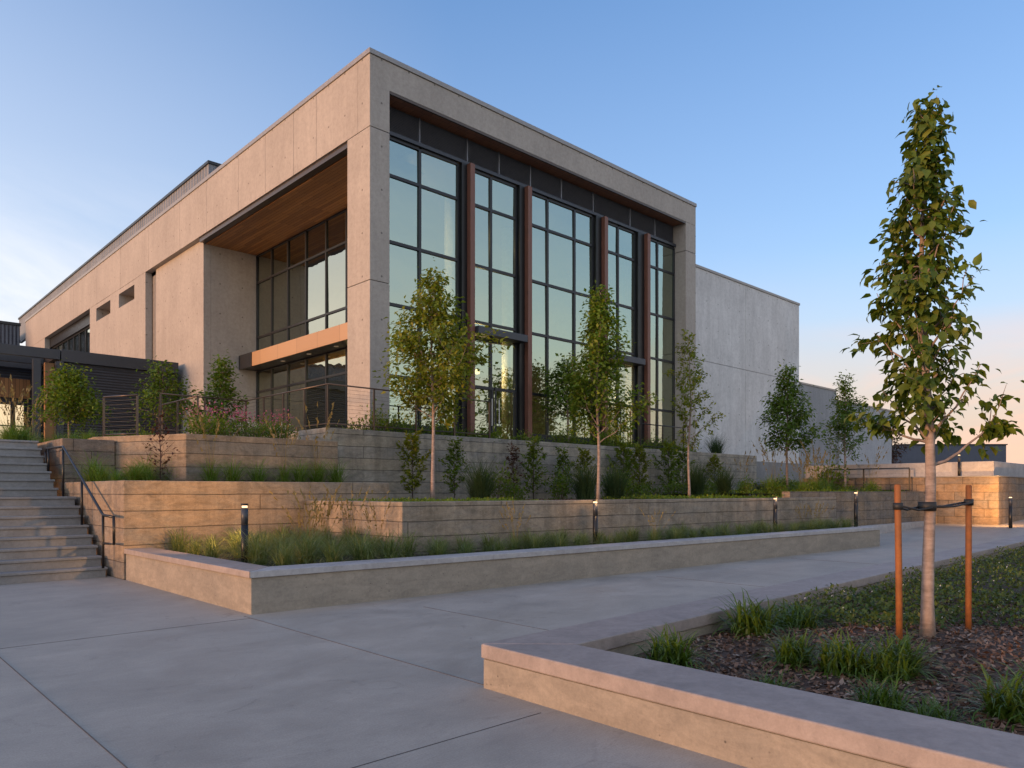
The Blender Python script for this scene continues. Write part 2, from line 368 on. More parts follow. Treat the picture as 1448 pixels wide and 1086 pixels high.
def blades(rs, n, h, spread, w, curl, base=.06, seg=4, stiff=.0):
    V = []; F = []
    a = rs.rand(n) * 2 * math.pi; L = h * rs.uniform(.55, 1.1, n); tilt = np.abs(rs.normal(0, spread, n)) + stiff
    br = base * np.sqrt(rs.rand(n)); ba = rs.rand(n) * 6.283
    for i in range(n):
        d = np.array([math.cos(a[i]), math.sin(a[i])]); side = np.array([-d[1], d[0]]); p = np.array([math.cos(ba[i]) * br[i], math.sin(ba[i]) * br[i], 0.0]); th = tilt[i]
        b = len(V)
        for k in range(seg + 1):
            s = k / seg; ww = w * (1 - s ** 1.6) * .5 + .0006
            V.append((p[0] - side[0] * ww, p[1] - side[1] * ww, p[2])); V.append((p[0] + side[0] * ww, p[1] + side[1] * ww, p[2]))
            st = L[i] / seg; p = p + np.array([d[0] * math.sin(th) * st, d[1] * math.sin(th) * st, math.cos(th) * st]); th = min(th + curl * (0.4 + s) / seg * 2, 2.5)
        for k in range(seg): F.append((b + 2 * k, b + 2 * k + 1, b + 2 * k + 3, b + 2 * k + 2))
    return np.array(V), F
def tuft(name, label, cat, group, seed, n, h, spread, w, curl, mat, seeds=0, sh=.9, base=.07, smat='seed'):
    rs = np.random.RandomState(seed); t = root(name, label, cat, (0, 0, -50), group, False)
    V, F = blades(rs, n, h, spread, w, curl, base); npmesh('blades', V, F, mat, t)
    if seeds:
        V, F = blades(rs, seeds, sh, .22, .005, .35, base * .6, 5)
        V = V.tolist(); F = list(F); nv = 12
        for i in range(seeds):
            tip = (np.array(V[i * nv + 8]) + np.array(V[i * nv + 10])) / 2; d = np.array(V[i * nv + 10]) - np.array(V[i * nv + 6])
            for k in range(9):
                b = len(V); q = tip + d * (rs.rand() * .9 - .3); e = rs.normal(size=3) * .016
                V += [(q - e * .5).tolist(), (q + d * .13 + e).tolist(), (q + d * .22).tolist()]; F.append((b, b + 1, b + 2))
        npmesh('seed_heads', np.array(V), F, smat, t)
    return t
def mound(name, label, cat, group, seed, rx, h, n, ls, mat, bloom=None, nb=0, spike=False, stems=10):
    rs = np.random.RandomState(seed); t = root(name, label, cat, (0, 0, -50), group, False); mb = MB()
    ends = []
    for i in range(stems):
        a = i * 2.4 + rs.rand(); rr = rx * math.sqrt((i + .5) / stems) * .8; z = h * (1 - (rr / rx) ** 2 * .55) * rs.uniform(.7, 1.05)
        ends.append((math.cos(a) * rr, math.sin(a) * rr, z)); mb.tube([(rr * math.cos(a) * .15, rr * math.sin(a) * .15, -.05), (math.cos(a) * rr * .6, math.sin(a) * rr * .6, z * .55), ends[-1]], [.008, .006, .003], 4, False)
    E = np.array(ends); i = rs.randint(0, stems, n); s = rs.rand(n) ** .6
    P = E[i] * np.stack([.3 + .7 * s, .3 + .7 * s, s], 1) + rs.normal(size=(n, 3)) * rx * .2; P[:, 2] = np.maximum(P[:, 2], .01)
    D = rs.normal(size=(n, 3)) + unit(P) * .8; D[:, 2] += .3
    V, F = scatter(P, D, ls * rs.uniform(.6, 1.2, n), LEAF4, rs, np.array([0, 0, 1.0]))
    mb.build('stems', 'bark_s', t, 0, True); npmesh('foliage', V, F, mat, t)
    if bloom:
        i = rs.randint(0, stems, nb); P = E[i] + rs.normal(size=(nb, 3)) * np.array([rx * .22, rx * .22, h * .05])
        if spike: P[:, 2] += rs.rand(nb) * h * .45
        V, F = scatter(P, rs.normal(size=(nb, 3)) + np.array([0, 0, .5]), .045 * rs.uniform(.6, 1.2, nb), LEAF4, rs)
        q = npmesh('blooms', V, F, bloom, t); q['kind'] = 'stuff'
    return t
def upright_shrub(label, seed, h, w, n, ls, mat, bk='twig'):
    rs = np.random.RandomState(seed); t = root('upright_shrub', label, 'shrub', (0, 0, -50), 'young upright shrubs along the retaining wall', False); mb = MB()
    mb.tube([(0, 0, -.05), (.01, .01, h * .5), (rs.normal() * .03, 0, h * .97)], [.014, .010, .003], 5); P = []
    for i in range(26):
        f = (i + .5) / 26; z = h * (.1 + .86 * f); a = i * 2.4 + rs.rand(); L = w * (math.sin(min(1, f * 1.15 + .12) * 2.9) ** .6 if f < .86 else .45) * rs.uniform(.5, 1.1)
        e = np.array([math.cos(a) * L, math.sin(a) * L, z + L * .9]); b = np.array([0, 0, z]); mb.tube([tuple(b), tuple((b + e) / 2 - np.array([0, 0, .02])), tuple(e)], [.005, .004, .002], 4, False)
        for s in np.linspace(.25, 1, 8): P.append(b + (e - b) * s)
    P = np.array(P); P = P[rs.randint(0, len(P), n)] + rs.normal(size=(n, 3)) * .035
    D = rs.normal(size=(n, 3)) * .6 + unit(P * np.array([1, 1, 0]) + 1e-4) + np.array([0, 0, .4])
    V, F = scatter(P, D, ls * rs.uniform(.6, 1.2, n), LEAF4, rs, np.array([0, 0, 1.0]))
    mb.build('stem', bk, t, 0, True); npmesh('foliage', V, F, mat, t); return t

# ------------------------------------------------------------------ ground, paths, beds
def L2(p, q, s): return (p[0] + (q[0] - p[0]) * s, p[1] + (q[1] - p[1]) * s)
struct('ground', MB().sheet([(-900, -900), (1600, -900), (1600, 1600), (-900, 1600)], -.06), 'earth')
pl = MB(); pl.sheet([(-14, -8), (21.5, -8), (21.5, 14.6), (-14, 14.6)], 0.0)
struct('plaza_pavement', pl, 'pave')
struct('sloping_path', MB().sheet([(21.5, -8), (46, -8), (46, 11.0), (21.5, 11.0)], [0.0, .78, .78, 0.0]), 'pave')
jm = MB()
for x in (-3.8, 1.25): jm.box(x - .0035, -8, 0, x + .0035, 14.3, .003)
jm.box(3.791, 4.31, 0, 3.798, 8.7, .003)
for x in (5.8, 10.9, 16.0): jm.box(x - .005, 4.95, 0, x + .005, 7.8, .002)
for y in (-1.6, 3.52): jm.box(-14, y - .0035, 0, 3.6, y + .0035, .0025)
jm.box(-14, 8.5 - .003, 0, 3.78, 8.503, .0025)
struct('pavement_joints', jm, 'joint')
# beds
struct('grass_bed_soil', MB().sheet([(4.2, 8.95), (21.2, 8.1), (22.6, 9.6), (7.3, 10.4), (7.3, 13.72), (4.2, 13.72)], .43), 'soil')
struct('terrace_soil_lower', MB().sheet([(3.95, 13.95), (9.6, 13.95), (9.6, 16.6), (5.95, 16.6), (5.0, 18.4), (3.95, 18.4)], 1.62), 'soil')
struct('terrace_soil_middle', MB().sheet([(7.35, 10.5), (22.0, 9.9), (31.5, 9.9), (31.5, 17.2), (9.3, 17.2), (9.3, 13.8), (7.35, 13.6)], 1.24), 'mulchbase')
struct('terrace_soil_upper', MB().sheet([(6.0, 16.69), (9.65, 16.69), (9.65, 22), (4.9, 22), (4.9, 19)], 2.68), 'soil')
struct('entrance_terrace', MB().sheet([(9.8, 17.3), (31.5, 17.3), (31.5, 18.2), (60, 18.2), (60, 90), (9.8, 90)], 2.98), 'pave')
struct('upper_terrace', MB().sheet([(-30, 19.2), (3.8, 19.2), (3.8, 22), (9.8, 22), (9.8, 90), (-30, 90)], 2.6), 'pave')
mul = MB(); nx, ny = 60, 34; rs0 = np.random.RandomState(3)
def mz(x, y):
    return .13 + .10 * math.exp(-((x - 7.15) ** 2 + (y - 2.2) ** 2) / .7) + .02 * math.sin(x * 3.1 + y) * math.cos(y * 2.7) + .012 * math.sin(x * 9.3) * math.sin(y * 8.1 + x)
for j in range(ny + 1):
    for i in range(nx + 1):
        x = 4.2 + 19 * (i / nx) ** 1.6; y = -4 + 8.6 * j / ny; mul.v.append((x, y, mz(x, y)))
for j in range(ny):
    for i in range(nx): b = j * (nx + 1) + i; mul.f.append((b, b + 1, b + nx + 2, b + nx + 1))
o = mul.build('mulch_bed', 'mulchbase', None, 0, True); o['kind'] = 'structure'

# ------------------------------------------------------------------ stairs
st = root('staircase', 'grey concrete garden stairs in two flights beside the board-marked wall', 'staircase', (0.5, 14.34, 0))
rz_ = .175
for i in range(8):
    y = 14.34 + .3 * i; y1 = 17.4 if i == 7 else y + .3 + .04
    box(-5.5, y + .03, rz_ * i - (.05 if i else .02), 3.78, y1, rz_ * (i + 1) - .046).box(-5.5, y, rz_ * (i + 1) - .045, 3.80, y1, rz_ * (i + 1)).build('step', 'step', st, .008)
for i in range(7):
    y = 17.4 + .3 * i
    ye = y + (.34 if i < 6 else .5); box(-5.5, y + .03, 1.4 + rz_ * i - (.05 if i else .0), 3.68, ye, 1.4 + rz_ * (i + 1) - .046).box(-5.5, y, 1.4 + rz_ * (i + 1) - .045, 3.70, ye, 1.4 + rz_ * (i + 1)).build('step', 'step', st, .008)
box(-5.5, 14.36, -.05, 3.78, 17.38, -.02).build('footing', 'step', st)

# ------------------------------------------------------------------ terrace walls
def wall(name, label, poly, z0, z1, m, loc, cap=None):
    w = root(name, label, 'retaining wall', loc); MB().prism(poly, z0, z1).build('wall_body', m, w, .012); return w
# A: stair side wall with front face
w = wall('retaining_wall', 'tan board-marked retaining wall beside the stairs, lit by a bollard', [(3.87, 13.68), (9.23, 13.68), (9.23, 13.93), (4.12, 13.93), (4.12, 18.25), (3.87, 18.25)], -.05, 1.69, 'board', (3.87, 13.68, 0))
# B: low corner wall
w = wall('retaining_wall', 'long low board-marked wall turning a corner behind the pale grass', [(7.18, 13.66), (7.18, 10.26), (22.5, 9.55), (22.51, 9.83), (7.46, 10.53), (7.46, 13.66)], .2, 1.325, 'board_low', (7.18, 10.26, 0))
# C: upper left
w = wall('retaining_wall', 'upper left planter wall of board-marked concrete behind the row of grass tufts', [(4.72, 18.95), (5.89, 16.45), (9.58, 16.45), (9.58, 16.7), (6.05, 16.7), (4.96, 19.02), (5.2, 21.5), (4.95, 21.5)], 1.3, 2.75, 'board', (5.89, 16.45, 1.6))
# D: long wall under glass
w = wall('retaining_wall', 'long grey retaining wall directly below the tall glass front', [(9.6, 22.0), (9.6, 17.07), (31.64, 17.07), (31.64, 18.0), (31.35, 18.0), (31.35, 17.32), (9.86, 17.32), (9.86, 22.0)], .8, 3.14, 'board_grey', (9.6, 17.07, 1.2))
box(31.655, 17.7, .8, 52, 17.95, 2.93).build('rear_wall_section', 'step', w, .01)
# S: stone flank at top of stairs
w = wall('stair_flank_wall', 'rough stone block wall at the top right of the stairs', [(3.95, 18.28), (4.99, 18.28), (4.90, 18.5), (4.2, 18.5), (4.2, 24), (3.95, 24)], 1.3, 2.65, 'block', (3.95, 18.28, 1.4))
# E: low wall along the path to the right
w = wall('retaining_wall', 'pale stone-block wall along the path behind the end of the bench', [(20.4, 9.98), (30.82, 9.3), (30.82, 9.55), (20.4, 10.23)], -.05, 1.5, 'block', (25, 9.6, 0))
box(22.6, 9.28, -.02, 29.5, 9.44, .42).build('kerb', 'smooth', w, .01)
# F: far right wall with cap
w = root('stone_wall', 'tall stone-block wall with grey parapet at the far right of the path', 'wall', (30.83, 7.32, .2))
MB().prism([(30.83, 14.5), (30.83, 7.32), (52, 7.32), (52, 7.7), (31.2, 7.7), (31.2, 14.5)], -.05, 2.03).build('wall_body', 'block', w, .012)
MB().prism([(31.05, 14.5), (31.05, 7.52), (52, 7.52), (52, 7.68), (31.19, 7.68), (31.19, 14.5)], 2.075, 2.6).build('parapet', 'smooth', w, .012)
MB().prism([(30.79, 14.5), (30.79, 7.28), (52, 7.28), (52, 7.72), (31.22, 7.72), (31.22, 14.5)], 2.032, 2.073).build('ledge', 'step', w, .008)
struct('terrace_soil_right', MB().sheet([(22.6, 10.1), (30.8, 9.8), (30.8, 17.6), (31.5, 17.6), (22.6, 16.9)], 1.42), 'soil')
struct('far_terrace', MB().sheet([(31.3, 7.75), (140, 7.75), (140, 90), (60.1, 90), (60.1, 17.6), (31.3, 17.6)], 1.9), 'earth')

# ------------------------------------------------------------------ bench planter and near planter
bw = root('bench_wall', 'low concrete seat wall with smooth grey cap around the pale grass bed', 'seat wall', (3.87, 8.72, 0))
s0, s1 = (3.90, 8.745), (21.4, 7.885)
MB().prism([(3.90, 13.66), (3.90, 8.745), s1, (21.42, 8.22), (4.25, 9.06), (4.25, 13.66)], -.05, .445).build('seat_wall_body', 'cast', bw, .01)
MB().prism([(3.87, 13.66), (3.87, 8.72), (4.32, 9.15), (4.32, 13.66)], .447, .53).build('cap', 'rose', bw, .008)
MB().prism([(3.876, 8.714), (21.46, 7.86), (21.48, 8.31), (4.326, 9.144)], .447, .53).build('cap', 'smooth', bw, .008)
nw = root('planter_wall', 'low rose-grey concrete planter wall around the mulch bed in the foreground', 'planter wall', (3.73, 4.29, 0))
MB().prism([(3.56, -6), (4.12, -6), (4.22, 3.80), (26, 4.62), (26, 5.1), (3.74, 4.275)], -.05, .222).build('planter_body', 'cast', nw, .012)
MB().prism([(3.545, -6), (4.14, -6), (4.245, 3.775), (3.73, 4.29)], .226, .336).build('cap', 'rose', nw, .01)
MB().prism([(3.735, 4.294), (4.25, 3.779), (26, 4.60), (26, 5.115)], .226, .336).build('cap', 'rose', nw, .01)

# ------------------------------------------------------------------ bollard lights
def bollard(label, loc):
    t = root('bollard_light', label, 'bollard light', loc, 'bollard lights along the walls', False); h = .92
    MB().tube([(0, 0, -.1), (0, 0, .58)], .052, 16).build('post', 'black', t, 0, True)
    MB().tube([(0, 0, .583), (0, 0, .83)], .050, 16).build('upper_sleeve', 'darkmetal', t, 0, True)
    MB().tube([(0, 0, .838), (0, 0, .868)], .040, 16).build('lens', 'lamp', t, 0, True)
    MB().tube([(0, 0, .871), (0, 0, .90)], .054, 16).build('lid', 'black', t, 0, True)
    return t
B0 = bollard('bollard light in the pale grass beside the stairs wall, glowing on the tan concrete', (4.72, 10.8, .42))
for lab, loc in (('bollard light at the middle of the long low wall', (11.53, 9.74, .43)),
                 ('bollard light at the right end of the pale grass bed', (18.2, 9.3, .46)),
                 ('bollard light on the path just beyond the end of the seat wall', (22.52, 8.98, .52)),
                 ('bollard light half hidden behind the staked tree trunk', (27.86, 8.75, .46)),
                 ('bollard light casting an orange glow on the far right stone wall', (29.6, 6.68, .36))):
    dup(B0, loc, 0, 1.0 if loc[0] < 20 else 1.1, lab)
dup(B0, (30.93, 8.6, 2.076), 0, .9, 'bollard light standing on the ledge of the far right stone wall')
def point(loc, e, r=.06, col=(1, .55, .22)):
    l = bpy.data.lights.new('lamp_glow', 'POINT'); l.energy = e; l.color = col; l.shadow_soft_size = r
    o = bpy.data.objects.new('lamp_glow', l); C.objects.link(o); o.location = loc
def spot(loc, aim, e, size=150):
    l = bpy.data.lights.new('lamp_glow', 'SPOT'); l.energy = e; l.color = (1, .50, .16); l.shadow_soft_size = .04; l.spot_size = R(size); l.spot_blend = .9
    o = bpy.data.objects.new('lamp_glow', l); C.objects.link(o); o.location = loc; o.rotation_euler = (Vector(loc) - Vector(aim)).to_track_quat('Z', 'Y').to_euler()
spot((4.72, 10.88, 1.27), (5.2, 13.68, .8), 120, 95)
spot((29.68, 6.74, 1.33), (31.3, 7.5, 1.0), 110, 150)
for (x, y, z), e in (((11.53, 9.66, 1.37), 2.5), ((18.2, 9.2, 1.40), 2), ((22.52, 8.9, 1.55), 1.5), ((27.86, 8.68, 1.5), 2)):
    point((x, y, z), e)

# ------------------------------------------------------------------ main building
bd = root('concrete_building', 'large concrete and glass hall with deep framed front above the terraces', 'building', (11.51, 18.02, 2.98))
X0, Y0 = 11.51, 18.02; g = .008
def panels(mb, plane, axis, us, zs, depth, skip=None):
    """panel grid on plane; axis 'Y' = panels run along Y on x = plane, 'X' = run along X on y = plane"""
    for i in range(len(us) - 1):
        for j in range(len(zs) - 1):
            if skip and skip(.5 * (us[i] + us[i + 1]), .5 * (zs[j] + zs[j + 1])): continue
            a, b, c, d = us[i] + (g if i else 0), us[i + 1] - (g if i < len(us) - 2 else 0), zs[j] + (g if j else 0), zs[j + 1] - (g if j < len(zs) - 2 else 0)
            if axis == 'Y': mb.box(plane, a, c, plane + depth, b, d)
            else: mb.box(a, plane, c, b, plane + depth, d)
    return mb
# corner column
pm = MB()
for a, b in ((2.6, 7.5 - g), (7.5 + g, 11.85 - g)): pm.box(X0, Y0, a, 12.18, 19.23, b)
pm.build('corner_column', 'facade', bd, .012)
# side beam with panel joints
pm = MB(); ys = [18.664, 21.08, 22.58, 24.66, 26.89, 29.91, 32.88, 36.9, 41.2, 45.6, 50.5, 57, 64.1]
panels(pm, X0, 'Y', ys, [11.858, 13.9], .3)
pm.build('side_beam', 'facade', bd, .01)
# side wall left of the niche: plain recessed panel, then panels with slots
pm = MB(); panels(pm, X0 + .22, 'Y', [30.81, 36.55], [2.6, 5.55, 11.85], .3)
panels(pm, X0, 'Y', [37.35, 38.98], [2.6, 11.85], .3)
panels(pm, X0, 'Y', [38.98, 41.49], [2.6, 10.9], .3); panels(pm, X0, 'Y', [41.49, 42.96], [2.6, 11.85], .3)
panels(pm, X0, 'Y', [42.96, 45.62], [2.6, 10.9], .3); panels(pm, X0, 'Y', [45.62, 46.9], [2.6, 11.85], .3)
panels(pm, X0, 'Y', [46.9, 58], [2.6, 7.2], .3); panels(pm, X0, 'Y', [58, 64.1], [2.6, 11.85], .3)
for a, b in ((38.98, 41.49), (42.96, 45.62)): pm.box(X0, a, 11.6, X0 + .3, b, 11.842)
pm.build('side_wall', 'facade', bd, .008)
pm = MB()
for a, b in ((38.9, 41.57), (42.88, 45.7)): pm.box(X0 + .9, a, 10.8, X0 + .95, b, 11.7)
for a in (38.9, 41.495, 42.88, 45.625): pm.box(X0 + .31, a, 10.8, X0 + .9, a + .075, 11.7)
for a, b in ((38.98, 41.49), (42.96, 45.62)): pm.box(X0 + .31, a, 10.82, X0 + .9, b, 10.895); pm.box(X0 + .31, a, 11.605, X0 + .9, b, 11.69)
pm.build('slot_reveal', 'facade', bd)
box(X0 + .32, 36.56, 2.6, X0 + .6, 37.34, 11.7).build('wall_recess', 'coping', bd)
# strip window in the side wall
wn = box(X0 + .5, 46.9, 7.2, X0 + .55, 58, 11.2).build('window', 'glass_w', bd)
fm = MB()
for i in range(9): y = 46.9 + i * 11.1 / 8; fm.box(X0 + .44, y - .05, 7.2, X0 + .495, y + .05, 11.2)
for z in (9.3, 11.2): fm.box(X0 + .437, 46.9, z - .05, X0 + .493, 58, z + .05)
f = fm.build('window_frame', 'dark', wn); f.location = (0, 0, 0)
box(X0 + .31, 46.9, 11.24, X0 + 1.2, 58, 11.845).build('window_head', 'dark', bd)
# coping
MB().prism([(X0 - .035, Y0 - .035), (28.11, Y0 - .035), (28.11, 64.2), (X0 - .035, 64.2)], 13.903, 14.05).build('coping', 'coping', bd, .01)
# front frame: beam and right pillar
pm = MB(); pm.prism_y([(X0, 11.858), (12.18, 11.858), (12.18, 13.08), (28.08, 13.08), (28.08, 13.9), (X0, 13.9)], Y0, 18.66)
pm.build('front_beam', 'facade', bd, .012)
pm = MB()
for a, b in ((2.6, 7.5 - g), (7.5 + g, 11.85 - g), (11.85 + g, 13.075)): pm.box(27.32, Y0, a, 28.08, 20, b)
pm.build('right_pillar', 'facade', bd, .012)
box(12.19, Y0 + .07, 13.03, 27.31, 18.66, 13.072).build('front_soffit', 'soffit_f', bd)
box(12.19, Y0 + .002, 13.0, 27.31, Y0 + .065, 13.072).build('soffit_trim', 'bronze', bd)
# niche: soffit, wing wall, back, floor
box(X0 + .33, 19.235, 11.66, 14.3, 30.80, 11.72).build('niche_soffit', 'soffit', bd)
box(X0 + .06, 19.235, 11.68, X0 + .3, 30.80, 11.855).build('soffit_trim', 'bronze', bd)
pm = MB(); panels(pm, 30.81, 'X', [X0 + .525, 14.15], [2.6, 5.55, 11.72], .35); pm.build('niche_wing_wall', 'facade', bd, .008)
box(12.2, 18.95, 2.6, 14.0, 19.22, 11.7).build('corner_backing_wall', 'dark', bd)
# canopy over the side entrance
box(13.22, 19.24, 6.66, 13.27, 29.55, 7.23).build('canopy_fascia', 'fascia', bd, .006)
cn = MB(); cn.box(13.275, 19.24, 6.68, 14.0, 30.79, 7.2); cn.box(13.20, 29.56, 6.65, 13.272, 30.79, 7.24); cn.build('canopy', 'dark', bd)
for y in (21.5, 23.5, 25.5, 27.6): MB().tube([(13.62, y, 6.655), (13.62, y, 6.679)], .09, 12).build('downlight', 'incol', bd)
# west glazing
def window(parent, plane, axis, us, zs, thick, gm, glazed=None, back=.05, fmm='dark', outer=.0):
    """frame mesh (mullions + transoms) with the glazing as its child"""
    fm = MB(); t = thick / 2
    for i, u in enumerate(us):
        if axis == 'Y': fm.box(plane - back, u - t, zs[0], plane + .05, u + t, zs[-1])
        else: fm.box(u - t, plane - back, zs[0], u + t, plane + .05, zs[-1])
    for z in zs:
        for a, b in zip(us[:-1], us[1:]):
            if axis == 'Y': fm.box(plane - back + .004, a + t, z - t, plane + .046, b - t, z + t)
            else: fm.box(a + t, plane - back + .004, z - t, b - t, plane + .046, z + t)
    w = fm.build('window', fmm, parent)
    gb = MB()
    for a, b in zip(us[:-1], us[1:]):
        for c, d in zip(zs[:-1], zs[1:]):
            e = rnd.uniform(-.009, .009); e2 = rnd.uniform(-.008, .008); k = len(gb.v)
            if axis == 'Y': gb.v += [(plane + e, a, c), (plane + e2, a, d), (plane - e, b, d), (plane - e2, b, c)]
            else: gb.v += [(a, plane + e, c), (b, plane + e2, c), (b, plane - e, d), (a, plane - e2, d)]
            gb.f.append((k, k + 1, k + 2, k + 3))
    q = gb.build('glazing', gm, w); q.location = (0, 0, 0); return w
ysw = [19.3, 20.4, 21.9, 23.45, 24.9, 26.45, 27.95, 29.4, 30.78]
window(bd, 14.03, 'Y', ysw, [7.25, 8.11, 10.47, 11.64], .08, 'glass_w', fmm='dark')
window(bd, 14.03, 'Y', ysw, [3.02, 5.77, 6.66], .08, 'glass_w', fmm='dark')
# front curtain wall, five bays
GY = 18.63; rows = [3.5, 4.96, 7.1, 8.96, 10.94, 12.06]
bays = [[12.22, 13.68, 15.2], [15.68, 16.62, 17.78], [18.29, 19.36, 20.82, 21.86], [22.44, 23.41, 24.5], [25.18, 26.07, 27.3]]
for i, us in enumerate(bays):
    window(bd, GY, 'X', us, rows if i not in (1, 3) else [3.06] + rows[1:], .09, 'glass')
for i, us in enumerate(bays):
    if i not in (1, 3): box(us[0] - .04, GY - .06, 2.9, us[-1] + .04, GY + .06, 3.45).build('sill', 'dark', bd)
box(12.19, GY - .12, 12.11, 27.31, GY + .1, 12.22).build('head_rail', 'darkmetal', bd)
for xl, xr in ((15.25, 15.66), (17.83, 18.27), (21.91, 22.42), (24.55, 25.16)):
    box(xl, GY - .17, 2.9, xr - .2, GY + .1, 12.1).build('mullion_column', 'black', bd)
    box(xr - .195, GY - .34, 2.9, xr, GY + .02, 12.1).build('fin', 'finred', bd, .008)
# louver band
xs = [12.19, 13.68, 15.6, 17.0, 18.5, 20.1, 21.9, 24.2, 25.9, 27.31]
for a, b in zip(xs[:-1], xs[1:]):
    lv = MB(); lv.box(a + .02, GY + .03, 12.23, b - .02, GY + .06, 13.02)
    for k in range(16):
        z = 12.25 + k * .048; n_ = len(lv.v); lv.v += [(a + .03, GY - .02, z), (b - .03, GY - .02, z), (b - .03, GY + .03, z + .036), (a + .03, GY + .03, z + .036)]; lv.f.append((n_, n_ + 1, n_ + 2, n_ + 3))
    lv.box(a - .018, GY - .03, 12.225, a + .018, GY + .05, 13.025)
    lv.build('louver_panel', 'louver', bd)
# entrance canopies and doors
for a, b in ((15.67, 17.9), (22.43, 24.6)):
    box(a, GY - .5, 6.62, b, GY - .05, 6.86).build('door_canopy', 'darkmetal', bd, .01)
    d = MB(); n_ = .06
    for u0, u1 in ((a + .1, (a + b) / 2 - .1), ((a + b) / 2 - .02, b - .22)):
        d.box(u0, GY - .075, 3.08, u0 + .07, GY - .06, 5.0); d.box(u1 - .07, GY - .075, 3.08, u1, GY - .06, 5.0); d.box(u0 + .07, GY - .074, 3.08, u1 - .07, GY - .061, 3.25); d.box(u0 + .07, GY - .074, 4.9, u1 - .07, GY - .061, 5.0)
    dd = d.build('door', 'dark', bd)
    hb = MB(); hb.tube([((a + b) / 2 - .2, GY - .13, 3.7), ((a + b) / 2 - .2, GY - .13, 4.6)], .018, 8); hb.tube([((a + b) / 2 + .12, GY - .13, 3.7), ((a + b) / 2 + .12, GY - .13, 4.6)], .018, 8)
    q = hb.build('handle', 'incol', dd); q.location = (0, 0, 0)
# shell that closes the building and the hall inside
pm = MB(); pm.box(X0 + .31, 18.70, 13.3, 28.0, 64, 13.5); pm.box(27.8, 20.02, 2.6, 28.05, 64, 13.28); pm.box(X0 + .35, 63.8, 2.6, 27.8, 64.05, 13.28); pm.box(12.62, 37.0, 2.6, 12.8, 63.8, 13.28)
pm.build('roof', 'step', bd)
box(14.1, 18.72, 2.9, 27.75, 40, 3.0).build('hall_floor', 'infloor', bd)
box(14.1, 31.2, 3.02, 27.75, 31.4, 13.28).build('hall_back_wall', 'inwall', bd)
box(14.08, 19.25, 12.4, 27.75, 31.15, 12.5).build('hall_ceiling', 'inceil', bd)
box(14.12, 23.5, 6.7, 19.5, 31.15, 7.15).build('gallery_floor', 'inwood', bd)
# roof plant screen
ph = MB(); ph.box(12.3, 31.7, 13.5, 12.5, 71, 15.4); ph.box(12.51, 31.7, 13.5, 26, 31.9, 15.4); ph.build('roof_screen', 'corr_roof', bd)
box(12.24, 31.64, 15.403, 26, 71.1, 15.52).build('roof_screen_cap', 'dark', bd)
# interior things seen through the glass
for x, y, lab in ((13.9 + .45, 20.6, 'white round column inside the glass hall nearest the corner'), (17.2, 21.5, 'white round column inside behind the second glazed bay'), (21.0, 22.5, 'white round column inside behind the widest glazed bay'), (26.6, 21.0, 'white round column inside the right end of the glass hall')):
    t = root('interior_column', lab, 'column', (x, y, 3.0)); MB().tube([(x, y, 3.25), (x, y, 12.38)], .22, 20).build('shaft', 'incol', t, 0, True); box(x - .3, y - .3, 3.005, x + .3, y + .3, 3.245).build('base', 'incol', t)
for x, y, z, lab in ((14.9, 21.2, 11.3, 'lit pendant lamp high inside the first glazed bay'), (19.8, 23, 6.4, 'lit pendant lamp low inside the middle of the hall'), (26.2, 22, 6.0, 'lit pendant lamp inside the right end of the hall'), (15.6, 25.2, 5.9, 'lit pendant lamp inside behind the side entrance')):
    t = root('pendant_lamp', lab, 'lamp', (x, y, z)); top = 12.39 if z > 7 or x > 19.5 else 6.69
    MB().tube([(x, y, z + .12), (x, y, top)], .012, 6).build('cord', 'black', t); MB().tube([(x, y, z - .1), (x, y, z), (x, y, z + .1)], [.09, .12, .05], 14).build('lamp_shade', 'pendant', t, 0, True)
    point((x, y, z - .28), 130 if z < 7 else 60, .15, (1, .58, .24))

# ------------------------------------------------------------------ wing and annexes to the right
wg = root('concrete_wing', 'pale windowless concrete wing to the right of the glass front', 'building', (28.1, 18.4, 2.95))
pm = MB(); panels(pm, 18.4, 'X', [28.09, 33.0, 38.66], [2.6, 7.4, 11.5], .3); pm.box(28.12, 18.72, 2.6, 38.64, 42, 11.48); pm.build('wall', 'wing', wg, .008)
box(28.12, 18.36, 11.503, 38.70, 42, 11.62).build('coping', 'coping', wg, .008)
an = root('grey_annex', 'low slate-grey block between the pale wing and the white block', 'building', (38.7, 19, 2.95))
box(38.67, 19.0, 1.8, 44.8, 40, 7.5).build('wall', 'annex', an, .01); box(38.67, 18.96, 7.503, 44.84, 40, 7.6).build('coping', 'coping', an)
an = root('white_annex', 'low white concrete block at the right end of the building', 'building', (44.9, 18.9, 2.95))
box(44.86, 18.85, 1.8, 53.2, 40, 6.9).build('wall', 'annex_pale', an, .01); box(44.86, 18.81, 6.903, 53.24, 40, 7.0).build('coping', 'coping', an)
an = root('distant_building', 'dark blue flat-roofed building beyond the far stone wall', 'building', (66, 20, 1.9))
MB().prism([(64.1, 21.95), (70.25, 16.14), (78, 24), (72, 30)], 1.85, 5.25).build('wall', plain('blue_grey_cladding', (.075, .085, .115), .6), an, .02)
MB().prism([(64.0, 21.95), (70.25, 16.04), (78.1, 24), (72, 30.1)], 5.253, 5.34).build('roof_edge', 'dark', an)

